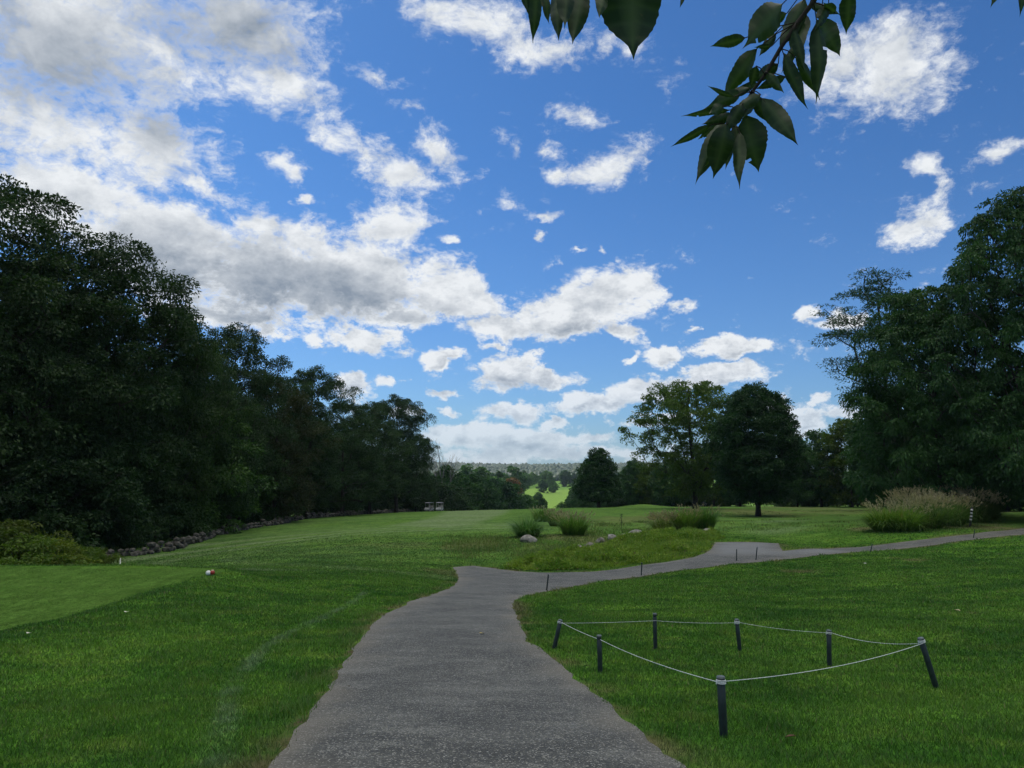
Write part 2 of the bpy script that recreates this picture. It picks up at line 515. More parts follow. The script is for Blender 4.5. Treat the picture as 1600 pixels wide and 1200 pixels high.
def simple(name, col, rough=.7, spec=.3, var=.25, scale=8.0, metal=0.0, bump=0.0, obj=True):
    def f(g, out):
        v = g.n('ShaderNodeTexCoord').outputs['Object']
        n = g.noise(v, scale, 5, .6).outputs['Fac']
        k = g.ss(n, .3, .7, 1 - var, 1 + var)
        c = g.vm('MULTIPLY', (col[0], col[1], col[2]), g.n('ShaderNodeCombineXYZ', {0: k, 1: k, 2: k}).outputs[0])
        ins = {'Base Color': c, 'Roughness': rough, 'Specular IOR Level': spec, 'Metallic': metal}
        if bump:
            b = g.n('ShaderNodeBump', {'Height': n, 'Strength': bump, 'Distance': .02})
            ins['Normal'] = b.outputs[0]
        p = g.n('ShaderNodeBsdfPrincipled', ins)
        g.t.links.new(p.outputs[0], out.inputs[0])
    return mat(name, f)


def leafy(name, c1, c2, trans=.3, spec=.25, rough=.55, clump=.35, objcol=True, dead=None):
    """foliage: colour varies from leaf to leaf, between sprays and from tree to tree"""
    def f(g, out):
        isl = g.n('ShaderNodeNewGeometry').outputs['Random Per Island']
        oi = g.n('ShaderNodeObjectInfo')
        pos = g.n('ShaderNodeTexCoord').outputs['Object']
        n = g.noise(pos, clump, 3, .6).outputs['Fac']
        k = g.m('ADD', g.m('MULTIPLY', isl, .55), g.m('MULTIPLY', g.m('SUBTRACT', n, .5), 1.6))
        k = g.m('ADD', k, g.m('MULTIPLY', oi.outputs['Random'], .25), clamp=True)
        c = g.mix(k, (*c1, 1), (*c2, 1))
        if dead:
            c = g.mix(g.ss(isl, .93, .97), c, (*dead, 1))
        if objcol:
            c = g.mix(1.0, c, oi.outputs['Color'], 'MULTIPLY')
        p = g.n('ShaderNodeBsdfPrincipled', {'Base Color': c, 'Roughness': rough, 'Specular IOR Level': spec})
        t = g.n('ShaderNodeBsdfTranslucent', {'Color': g.mix(1.0, c, (1.1, 1.35, .6, 1), 'MULTIPLY')})
        m = g.n('ShaderNodeMixShader', {0: trans, 1: p.outputs[0], 2: t.outputs[0]})
        g.t.links.new(m.outputs[0], out.inputs[0])
    return mat(name, f)


def turf_colour(g, pos):
    """shared by the ground sheet and the blades standing on it"""
    at_ = lambda nm: g.n('ShaderNodeAttribute', attribute_name=nm).outputs['Fac']
    n1 = g.noise(pos, .35, 5, .6).outputs['Fac']
    n2 = g.noise(pos, 1.7, 4, .65).outputs['Fac']
    c = g.mix(g.ss(n1, .36, .64), (.040, .112, .014, 1), (.092, .188, .024, 1))
    c = g.mix(g.m('MULTIPLY', g.ss(n2, .46, .68), .6), c, (.118, .182, .028, 1))
    n3 = g.noise(g.vm('MULTIPLY', pos, (.55, 1.3, 1)), .9, 4, .6).outputs['Fac']
    c = g.mix(g.m('MULTIPLY', g.ss(n3, .50, .68), .55), c, (.028, .086, .014, 1))
    c = g.mix(at_('fair'), c, (.150, .205, .092, 1))
    c = g.mix(at_('tee'), c, g.mix(g.ss(n2, .3, .7), (.056, .116, .020, 1), (.078, .146, .028, 1)))
    c = g.mix(at_('lush'), c, (.125, .205, .045, 1))
    c = g.mix(at_('line'), c, (.20, .24, .19, 1))
    dry = g.m('MULTIPLY', at_('dry'), g.ss(n2, .25, .55))
    c = g.mix(dry, c, (.150, .125, .065, 1))
    return c, n2


def ground_fn(g, out):
    pos = g.n('ShaderNodeNewGeometry').outputs['Position']
    c, n2 = turf_colour(g, pos)
    dist = g.vm('LENGTH', g.vm('SUBTRACT', pos, (0, 0, 1.6)))
    fine = g.noise(g.vm('MULTIPLY', pos, (1, .55, 1)), 11.0, 5, .75).outputs['Fac']
    mid = g.noise(g.vm('MULTIPLY', pos, (1, .35, 1)), 2.6, 5, .75).outputs['Fac']
    k = g.m('MULTIPLY', g.ss(fine, .25, .75, .62, 1.38), g.ss(mid, .25, .75, .72, 1.28))
    c = g.mix(1.0, c, g.n('ShaderNodeCombineXYZ', {0: k, 1: k, 2: k}).outputs[0], 'MULTIPLY')
    dirt = g.n('ShaderNodeAttribute', attribute_name='dirt').outputs['Fac']
    c = g.mix(g.m('MULTIPLY', dirt, g.ss(fine, .3, .6)), c, (.085, .062, .042, 1))
    b = g.n('ShaderNodeBump', {'Height': fine, 'Strength': .6, 'Distance': .05})
    p = g.n('ShaderNodeBsdfPrincipled', {'Base Color': c, 'Roughness': 1.0, 'Specular IOR Level': .0, 'Normal': b.outputs[0]})
    g.t.links.new(p.outputs[0], out.inputs[0])


def blade_fn(g, out):
    pos = g.n('ShaderNodeNewGeometry').outputs['Position']
    isl = g.n('ShaderNodeNewGeometry').outputs['Random Per Island']
    c, n2 = turf_colour(g, pos)
    k = g.m('MULTIPLY_ADD', isl, .9, .62)
    c = g.mix(1.0, c, g.n('ShaderNodeCombineXYZ', {0: k, 1: k, 2: k}).outputs[0], 'MULTIPLY')
    c = g.mix(g.ss(isl, .95, .98), c, (.17, .15, .07, 1))
    p = g.n('ShaderNodeBsdfPrincipled', {'Base Color': c, 'Roughness': .5, 'Specular IOR Level': .3})
    t = g.n('ShaderNodeBsdfTranslucent', {'Color': g.mix(1.0, c, (1.1, 1.3, .6, 1), 'MULTIPLY')})
    m = g.n('ShaderNodeMixShader', {0: .3, 1: p.outputs[0], 2: t.outputs[0]})
    g.t.links.new(m.outputs[0], out.inputs[0])


def asphalt_fn(g, out):
    pos = g.n('ShaderNodeNewGeometry').outputs['Position']
    edge = g.n('ShaderNodeAttribute', attribute_name='edge').outputs['Fac']
    patch = g.n('ShaderNodeAttribute', attribute_name='patch').outputs['Fac']
    big = g.noise(pos, .9, 6, .68).outputs['Fac']
    mid = g.noise(g.vm('MULTIPLY', pos, (.8, 1.3, 1)), 1.9, 5, .65).outputs['Fac']
    fine = g.noise(pos, 70.0, 3, .8).outputs['Fac']
    vo = g.n('ShaderNodeTexVoronoi', {'Vector': pos, 'Scale': 120.0}, feature='F1')
    chip = g.n('ShaderNodeSeparateColor', {0: vo.outputs['Color']}).outputs[0]
    c = g.mix(g.ss(big, .36, .64), (.050, .049, .042, 1), (.098, .096, .082, 1))
    c = g.mix(g.m('MULTIPLY', g.ss(mid, .48, .68), .7), c, (.145, .142, .124, 1))
    k = g.m('MULTIPLY', g.ss(fine, .3, .7, .42, 1.5), g.ss(g.noise(pos, 22.0, 3, .7).outputs['Fac'], .3, .7, .75, 1.25))
    c = g.mix(1.0, c, g.n('ShaderNodeCombineXYZ', {0: k, 1: k, 2: k}).outputs[0], 'MULTIPLY')
    c = g.mix(g.ss(chip, .84, 1.0), c, (.36, .345, .305, 1))
    c = g.mix(g.ss(chip, .22, .04), c, (.035, .035, .037, 1))
    # long cracks and a joint across the path
    wv = g.vm('ADD', pos, g.vm('MULTIPLY', g.noise(pos, 2.0, 4, .6).outputs['Color'], (.7, .7, 0)))
    cr = g.n('ShaderNodeTexVoronoi', {'Vector': wv, 'Scale': .42}, feature='DISTANCE_TO_EDGE').outputs['Distance']
    crack = g.m('MULTIPLY', g.ss(cr, .0065, .001), g.ss(big, .50, .58))
    crack = g.m('MAXIMUM', crack, g.n('ShaderNodeAttribute', attribute_name='joint').outputs['Fac'])
    c = g.mix(g.m('MULTIPLY', crack, .6), c, (.05, .045, .04, 1))
    c = g.mix(g.m('MULTIPLY', edge, .6), c, (.20, .175, .135, 1))
    c = g.mix(g.m('MULTIPLY', patch, .5), c, (.22, .22, .22, 1))
    hgt = g.m('ADD', fine, g.m('MULTIPLY', vo.outputs['Distance'], .8))
    b = g.n('ShaderNodeBump', {'Height': hgt, 'Strength': .7, 'Distance': .006})
    p = g.n('ShaderNodeBsdfPrincipled', {'Base Color': c, 'Roughness': .8, 'Specular IOR Level': .35, 'Normal': b.outputs[0]})
    g.t.links.new(p.outputs[0], out.inputs[0])


M = {}
M['ground'] = mat('turf', ground_fn)
M['blades'] = mat('grass_blades', blade_fn)
M['asphalt'] = mat('asphalt', asphalt_fn)

# ------------------------------------------------------------------ path outline (plan), traced from where its edges meet the turf
PL = [(430,1200),(470,1130),(505,1085),(537,1040),(560,1000),(598,960),(640,940),(690,925),(715,912),(717,898),(706,886)]
PT = [(740,884),(778,889),(810,893),(860,895),(940,893),(1000,883),(1060,876),(1098,867),(1112,857),(1116,848),(1165,847),(1216,849),(1222,861),(1300,857),(1400,848),(1500,838),(1600,825),(1750,806)]
PR = [(1750,816),(1600,836),(1500,846),(1400,858),(1300,866),(1200,877),(1100,888),(1000,900),(900,915),(855,924),(820,932),(800,941),(806,960),(815,980),(823,1000),(850,1020),(890,1050),(920,1080),(950,1100),(1000,1140),(1050,1190),(1065,1200)]


def smooth_poly(P, it=2):
    for _ in range(it):
        Q = [P[0]]
        for a, b in zip(P[:-1], P[1:]):
            Q.append(tuple(np.array(a) * .75 + np.array(b) * .25)); Q.append(tuple(np.array(a) * .25 + np.array(b) * .75))
        Q.append(P[-1]); P = Q
    return P


left = [tuple(hit(u, v)[:2]) for u, v in PL]
top = [tuple(hit(u, v)[:2]) for u, v in PT]
right = [tuple(hit(u, v)[:2]) for u, v in PR]
left = [(-1.15, -14), (-1.3, -2), (-1.42, 2.5)] + left
right = right + [(1.12, 2.5), (1.25, -2), (1.4, -14)]
PATH = smooth_poly(left) + smooth_poly(top[:9]) + top[9:13] + smooth_poly(top[13:]) + smooth_poly(right)


def resample(P, step_fn):
    out = []
    n = len(P)
    for i in range(n):
        a, b = np.array(P[i]), np.array(P[(i + 1) % n])
        L = np.linalg.norm(b - a)
        k = max(1, int(L / step_fn(a)))
        for j in range(k):
            out.append(a + (b - a) * j / k)
    return np.array(out)


pe = resample(PATH, lambda a: .07 + .012 * np.hypot(*a))
nx = fbm(pe[:, 0] * 2.2, pe[:, 1] * 2.2, 4, 21, .6) * .05
ny = fbm(pe[:, 0] * 2.2 + 50, pe[:, 1] * 2.2, 4, 22, .6) * .05
pe = pe + np.stack([nx, ny], 1)
keep = [0]
for i in range(1, len(pe)):
    if np.linalg.norm(pe[i] - pe[keep[-1]]) > .03: keep.append(i)
PATHE = pe[keep]


def masks(x, y):
    sd = poly_sd(x, y, PATH)                      # + inside the path
    t = poly_sd(x, y, TEE)
    hx = lambda L: [tuple(hit(u, v)[:2]) for u, v in L]
    m = {}
    m['tee'] = sstep(t, -.25, .15)
    fair = sstep(poly_sd(x, y, FAIR), -1.5, 1.5) * (.85 + .15 * np.sin((x * .35 + y * 1.0) * .42))
    m['fair'] = np.clip(np.maximum(fair, m['swirl'] if 'swirl' in m else 0), 0, 1)
    r = np.hypot(x - SWC[0], y - SWC[1])
    sw = np.exp(-((r - 21) / 7.5) ** 2) * (.5 + .5 * np.sin(r * 1.9 + .8 * vnoise(x * .2, y * .2, 4))) * (y > 27) * (y < 75) * (x < 1)
    m['fair'] = np.clip(np.maximum(m['fair'], sw), 0, 1)
    band = sstep(poly_sd(x, y, RIGHTF), -2, 3) * (.35 + .3 * np.sin(y * .55 + x * .2))
    m['fair'] = np.clip(np.maximum(m['fair'], band), 0, 1)
    base = .30 * sstep(y, 24, 40) * (1 - sstep(x, -2, 6)) * (.6 + .4 * sstep(fbm(x * .12, y * .12, 3, 91), -.6, .6)) + .22 * sstep(y, 40, 60) * sstep(x, -2, 6)
    m['fair'] = np.clip(np.maximum(m['fair'], base * (t < -1)), 0, 1)
    m['lush'] = sstep(poly_sd(x, y, LUSH), -10, 6)
    m['line'] = sstep(line_d(x, y, LINE), .13, .03) * (.06 + .30 * sstep(fbm(x * 3, y * 3, 3, 31), -.7, .9))
    dry = 0
    for (cx, cy, rx, ry, w) in DRY:
        e = 1 - np.hypot((x - cx) / rx, (y - cy) / ry)
        dry = np.maximum(dry, w * sstep(e + .35 * fbm(x * .9, y * .5, 3, 12), .0, .6))
    edge = sstep(sd, -.34 - .012 * y, -.02) * .85 * sstep(fbm(x * 1.2, y * 1.2, 3, 44), -.5, .8)
    m['dry'] = np.clip(np.maximum(dry, edge), 0, 1)
    m['dirt'] = sstep(sd, -.16, -.03) * sstep(fbm(x * 1.7, y * 1.7, 3, 45), -.6, .5)
    return m, sd, t


hp = lambda L: [tuple(hit(u, v)[:2]) for u, v in L]
FAIR = hp([(600,822),(690,803),(755,800)]) + [tuple(at(795,797,150)[:2]), tuple(at(700,798,172)[:2])] + hp([(775,808),(760,822),(700,826)])
FAIR = hp([(600,822),(680,806)]) + [tuple(at(700,798,172)[:2]), tuple(at(800,797,150)[:2])] + hp([(790,803),(765,812),(748,820),(690,824)])
SWC = hit(800, 858)[:2] - np.array([0.0, 0.0])
RIGHTF = hp([(1140,835),(1230,845),(1290,820),(1240,806),(1160,812)])
RF_BIG = hp([(1260,812),(1360,812),(1340,840),(1230,845)])
LUSH = [tuple(at(u, v, d)[:2]) for u, v, d in [(795,795,330),(780,765,480),(798,758,640),(845,756,700),(905,756,720),(900,765,560),(885,775,440),(880,790,330)]]
LINE = hp([(310,1290),(345,1160),(358,1085),(372,1060),(405,1020),(450,990),(500,968),(545,945),(570,925)])
DRY = []
for (u, v, ru, rv, w) in [(745,852,50,9,.6),(1240,893,50,4,.8),(690,893,40,5,.5),(1480,822,90,6,.85),(1345,826,40,3,.7),(1400,873,10,3,.6),(1430,875,22,2,.7),
                          (1000,812,90,8,.45),(1180,800,70,6,.6),(1300,800,90,5,.4),(1250,793,60,3,.5),(900,840,60,7,.6),(960,846,60,5,.7),(845,858,40,8,.35),(620,850,70,5,.25),(1520,958,14,2,.8),(1210,855,60,4,.3)]:
    c = hit(u, v); e = hit(u + ru, v); f = hit(u, v - rv); f2 = hit(u, v + rv)
    DRY.append((c[0], c[1], abs(e[0] - c[0]) * 1.3, max(.3, abs(f[1] - f2[1]) * .65), w))


# ------------------------------------------------------------------ ground sheet
def axis(lo, hi, a, dt):
    t = np.arange(math.asinh(lo / a), math.asinh(hi / a) + dt, dt)
    return a * np.sinh(t)


gx = axis(-5200, 5200, 4.0, .024)
gy = axis(-600, 5200, 4.0, .020)
GX, GY = np.meshgrid(gx, gy)
GZ = H(GX.ravel(), GY.ravel())
mk, sdp, _ = masks(GX.ravel(), GY.ravel())
nxn, nyn = len(gx), len(gy)
idx = np.arange(nxn * nyn).reshape(nyn, nxn)
F = np.stack([idx[:-1, :-1], idx[:-1, 1:], idx[1:, 1:], idx[1:, :-1]], -1).reshape(-1, 4)
ground = mesh_np('ground', np.stack([GX.ravel(), GY.ravel(), GZ], 1), F, M['ground'], smooth=True, attrs=mk)
tag(ground, kind='structure')

# ------------------------------------------------------------------ asphalt cart path, one sheet a little proud of the soil
inner = []
y = -13.0
while y < 60:
    st = .28 + .016 * max(0, y)
    x = -4.0
    while x < 48:
        inner.append((x + random.uniform(-.2, .2) * st, y + random.uniform(-.2, .2) * st))
        x += st
    y += st
inner = np.array(inner)
sdi = poly_sd(inner[:, 0], inner[:, 1], PATHE)
inner = inner[sdi > .10]
ne = len(PATHE)
allp = [Vector(p) for p in PATHE] + [Vector(p) for p in inner]
vo, eo, fo, *_ = delaunay_2d_cdt(allp, [(i, (i + 1) % ne) for i in range(ne)], [], 2, 1e-5)
vo = np.array([(v.x, v.y) for v in vo])
fo = np.array([f for f in fo if len(f) == 3])
cen = vo[fo].mean(1)
fo = fo[poly_sd(cen[:, 0], cen[:, 1], PATHE) > 0]
sde = poly_sd(vo[:, 0], vo[:, 1], PATHE)
crown = .02 * sstep(sde, 0, 1.0)
zz = H(vo[:, 0], vo[:, 1]) + .018 + crown * .6 - .014 * (sde < .02)
jl = [tuple(hit(690, 1004)[:2]), tuple(hit(800, 1005)[:2])]
at3 = {'edge': sstep(sde, .22, .0) * (.4 + .6 * sstep(vnoise(vo[:, 0] * 1.5, vo[:, 1] * 1.5, 60), -.5, .6)),
       'patch': sstep(sde, .1, .5) * sstep(vo[:, 1], 33, 36) * (vo[:, 0] > 8.5) * (vo[:, 0] < 15),
       'joint': sstep(line_d(vo[:, 0], vo[:, 1], jl), .16, .02) * .5}
path = mesh_np('path', np.column_stack([vo, zz]), fo, M['asphalt'], smooth=True, attrs=at3)
tag(path, kind='structure')


# ------------------------------------------------------------------ grass blades
def blades(r0, r1, per_m, amax, seed, hgt, keep_fn=None):
    g = np.random.default_rng(seed)
    n = int((r1 - r0) * per_m)
    r = g.uniform(r0, r1, n); a = g.uniform(-amax, amax, n)
    x, y = r * np.sin(a), r * np.cos(a)
    mk, sd, t = masks(x, y)
    ok = (sd < .05 - .09 * g.random(n) ** .6) & (g.random(n) > mk['dirt'] * .8) & (g.random(n) > mk['dry'] * .45)
    ok &= (g.random(n) > mk['tee'] * .35)
    if keep_fn: ok &= g.random(n) > sstep(r, r0, r1)
    x, y, r, t, sd = x[ok], y[ok], r[ok], t[ok], sd[ok]
    mk = {k: v[ok] for k, v in mk.items()}
    n = len(x)
    z = H(x, y) - .004
    tuft = sstep(fbm(x * 2.2, y * 2.2, 3, 77), .1, 1.0)
    edge = sstep(sd, -.45, -.05) * sstep(fbm(x * 1.3, y * 1.3, 2, 78), -.2, .8)
    h = hgt * g.uniform(.55, 1.25, n) * (1 + .5 * tuft + 1.5 * edge) * (1 - .72 * mk['tee']) * (1 - .3 * mk['fair'])
    w = np.maximum(.0038, r * .00105) * g.uniform(.7, 1.3, n)
    th = g.uniform(0, 2 * math.pi, n)
    ln = g.uniform(.1, .95, n) * h * (1 + .4 * edge); la = g.uniform(0, 2 * math.pi, n)
    b = np.stack([x, y, z], 1)
    dx = np.stack([np.cos(th) * w / 2, np.sin(th) * w / 2, np.zeros(n)], 1)
    near = r < 9
    tip = b + np.stack([np.cos(la) * ln, np.sin(la) * ln, h], 1)
    V = np.stack([b - dx, b + dx, tip], 1).reshape(-1, 3)
    Fc = np.arange(3 * n).reshape(n, 3)
    return V, Fc, {k: np.repeat(v, 3) for k, v in mk.items()}


AM = R(46)
parts = [blades(3.0, 8, 42000, AM, 1, .036), blades(8, 16, 30000, R(42), 2, .038), blades(16, 34, 17000, R(39), 3, .042), blades(34, 62, 9000, R(38), 4, .045, 1)]
V = np.concatenate([p[0] for p in parts]); off = 0; Fs = []
for p in parts: Fs.append(p[1] + off); off += len(p[0])
att = {k: np.concatenate([p[2][k] for p in parts]) for k in parts[0][2]}
gr = mesh_np('grass', V, np.concatenate(Fs), M['blades'], attrs=att)
tag(gr, 'short mown green turf grass beside the asphalt cart path', 'grass', kind='stuff')


# ------------------------------------------------------------------ stakes and rope
M['stake'] = simple('dark_green_stake', (.012, .022, .022), .55, .4, .3, 20)
M['stake_cap'] = simple('stake_cap', (.10, .12, .12), .6, .3, .3, 30)
M['rope'] = simple('white_rope', (.62, .64, .62), .8, .2, .2, 60)


def stake(base_px, top_px, d, rad, label, group, lean_y=0.0):
    b = hit(*base_px) if d is None else None
    if b is None:
        p = at(base_px[0], base_px[1], d); b = np.array([p[0], p[1], h1(p[0], p[1])])
    t = at(top_px[0], top_px[1], b[1] + lean_y)
    ax = t - b; L = np.linalg.norm(ax); ax /= L
    root = empty('rope_stake' if rad > .024 else 'path_stake', b, 0, label, 'stake', group)
    q = Vector((0, 0, 1)).rotation_difference(Vector(ax))
    prof = [(-.12, rad * .8), (0, rad), (L * .5, rad), (L - .05, rad), (L - .047, rad * .86), (L - .040, rad * .86), (L - .037, rad), (L - .012, rad)]
    g = Geo(); g.tube([np.array(ax) * z for z, _ in prof], [r for _, r in prof], 14)
    o = g.build('post', M['stake'], root)
    g = Geo(); g.tube([np.array(ax) * z for z in (L - .012, L - .004, L)], [rad * 1.06, rad * 1.06, rad * .8], 14)
    g.build('cap', M['stake_cap'], root)
    return b, t, ax, L


GR = 'dark stakes roped off around the grass'
R_ = {}
R_['a'] = stake((866,1013), (876,968), None, .027, 'dark roped stake tilting right, nearest to the path bend', GR)
R_['b'] = stake((938,1051), (936,992), None, .026, 'upright dark stake between the path bend stake and the nearest stake', GR)
R_['c'] = stake((1131,1152), (1126,1056), None, .027, 'nearest and tallest-looking dark stake at the front corner of the rope', GR)
R_['d'] = stake((1463,1075), (1438,996), None, .027, 'dark stake leaning left at the far right corner of the rope', GR)
R_['e'] = stake((1296,1041), (1295,984), None, .027, 'upright dark stake just left of the leaning corner stake', GR)
R_['f'] = stake((1156,1017), (1151,967), None, .026, 'dark stake with a rope coil in the middle of the back row', GR)
R_['g'] = stake((1024,1014), (1023,958), None, .022 + .003, 'slim upright stake at the left of the back row', GR)
GP2 = 'thin stakes along the side path'
for bp, tp, lab in [((854,923), (857,897), 'thin dark stake where the side path meets the main path'),
                    ((1002,900), (1003,879), 'thin dark stake in front of the weedy bank'),
                    ((1151,877), (1151,858), 'left of the two stakes in front of the paved pull-off'),
                    ((1181,876), (1183,855), 'tilted right one of the two stakes at the paved pull-off'),
                    ((1360,863), (1363,850), 'short thin stake left of the big plumed grass bed beside the side path'),
                    ((1521,841), (1523,828), 'farthest thin stake in front of the big plumed grass bed')]:
    stake(bp, tp, None, .021, lab, GP2)


def sag(p, q, s, n=22):
    t = np.linspace(0, 1, n)[:, None]
    w = p + (q - p) * t
    w[:, 2] -= (s * 4 * t * (1 - t))[:, 0]
    return w


def on(k, down, side=(0, 0)):
    b, t, ax, L = R_[k]
    return t - ax * down + np.array([side[0], side[1], 0])


g = Geo()
loop = [('a', .03, (.015, -.03), 'b', .045, (.012, -.032), .012), ('b', .045, (.012, -.032), 'c', .035, (-.02, -.025), .03),
        ('c', .03, (.022, -.02), 'd', .05, (-.01, -.032), .05), ('d', .06, (-.025, .01), 'e', .03, (.022, -.02), .045),
        ('e', .03, (-.02, -.022), 'f', .04, (.02, -.02), .02), ('f', .045, (-.02, -.02), 'g', .09, (.0, -.03), .015),
        ('g', .09, (.0, -.03), 'a', .05, (.02, .02), .008)]
for k, d1, s1, k2, d2, s2, sg in loop:
    g.tube(sag(on(k, d1, s1), on(k2, d2, s2), sg), .0027 if k in 'abcd' else .0021, 6)
for k, turns in (('a', 2), ('c', 3), ('d', 3), ('e', 2), ('f', 4)):
    b, t, ax, L = R_[k]
    th = np.linspace(0, turns * 2 * math.pi, turns * 14)
    d = .024 + (.04 if k in 'f' else .028) * th / th[-1]
    a = np.cross(ax, [0, 1, 0]); a /= np.linalg.norm(a); c = np.cross(ax, a)
    P = t[None] - ax[None] * d[:, None] + .0305 * (np.cos(th)[:, None] * a + np.sin(th)[:, None] * c)
    g.tube(P, .0038, 6)
rope = g.build('rope', M['rope'])
tag(rope, 'thin white rope strung sagging between the dark stakes', 'rope')


# ------------------------------------------------------------------ trees
M['bark'] = simple('bark', (.045, .038, .032), .9, .1, .35, 3, bump=.5)
M['leaf'] = leafy('leaf', (.021, .060, .017), (.066, .140, .033), trans=.25)
M['leaf_warm'] = leafy('leaf_yellow_green', (.060, .105, .014), (.130, .175, .026), trans=.35)
M['leaf_brown'] = leafy('leaf_turning', (.040, .060, .016), (.100, .090, .028), trans=.3, dead=(.12, .08, .025))
M['leaf_blue'] = leafy('leaf_feathery', (.026, .062, .032), (.060, .120, .052), trans=.25)


def unit(v): return v / (np.linalg.norm(v, axis=-1, keepdims=True) + 1e-9)


def leaf_quads(g, pos, dirs, L, W, up=.6):
    """rhombic, slightly folded leaves"""
    n = len(pos)
    d = unit(dirs)
    nr = unit(g.normal(size=(n, 3)) + np.array([0, 0, up]))
    s = unit(np.cross(d, nr)); nn = np.cross(s, d)
    L = L[:, None]; W = W[:, None]
    mid = pos + d * L * .45
    fold = nn * W * .22
    V = np.stack([pos, mid + s * W * .5 + fold, pos + d * L - nn * L * .12, mid - s * W * .5 + fold], 1).reshape(-1, 3)
    F = np.arange(4 * n).reshape(n, 4)
    return V, F


def env_fn(kind):
    return {
        'oval': lambda t: np.clip(np.sin(np.pi * np.clip(t, 0, 1) ** .85), 0, 1) ** .55,
        'low': lambda t: np.clip(1 - ((t - .32) / .70) ** 2, 0, 1) ** .5 * np.clip(t * 6 + .5, 0, 1),
        'cone': lambda t: np.clip((1 - t), 0, 1) ** .62 * np.clip(t * 7 + .25, 0, 1),
        'vase': lambda t: np.where(t < .62, .28 + .72 * (np.clip(t, 0, 1) / .62) ** .8, np.sqrt(np.clip(1 - ((t - .62) / .40) ** 2, 0, 1))),
        'tiered': lambda t: (np.clip(1 - ((t - .45) / .58) ** 2, 0, 1) ** .5) * (.75 + .25 * np.sin(t * 17)),
    }[kind]


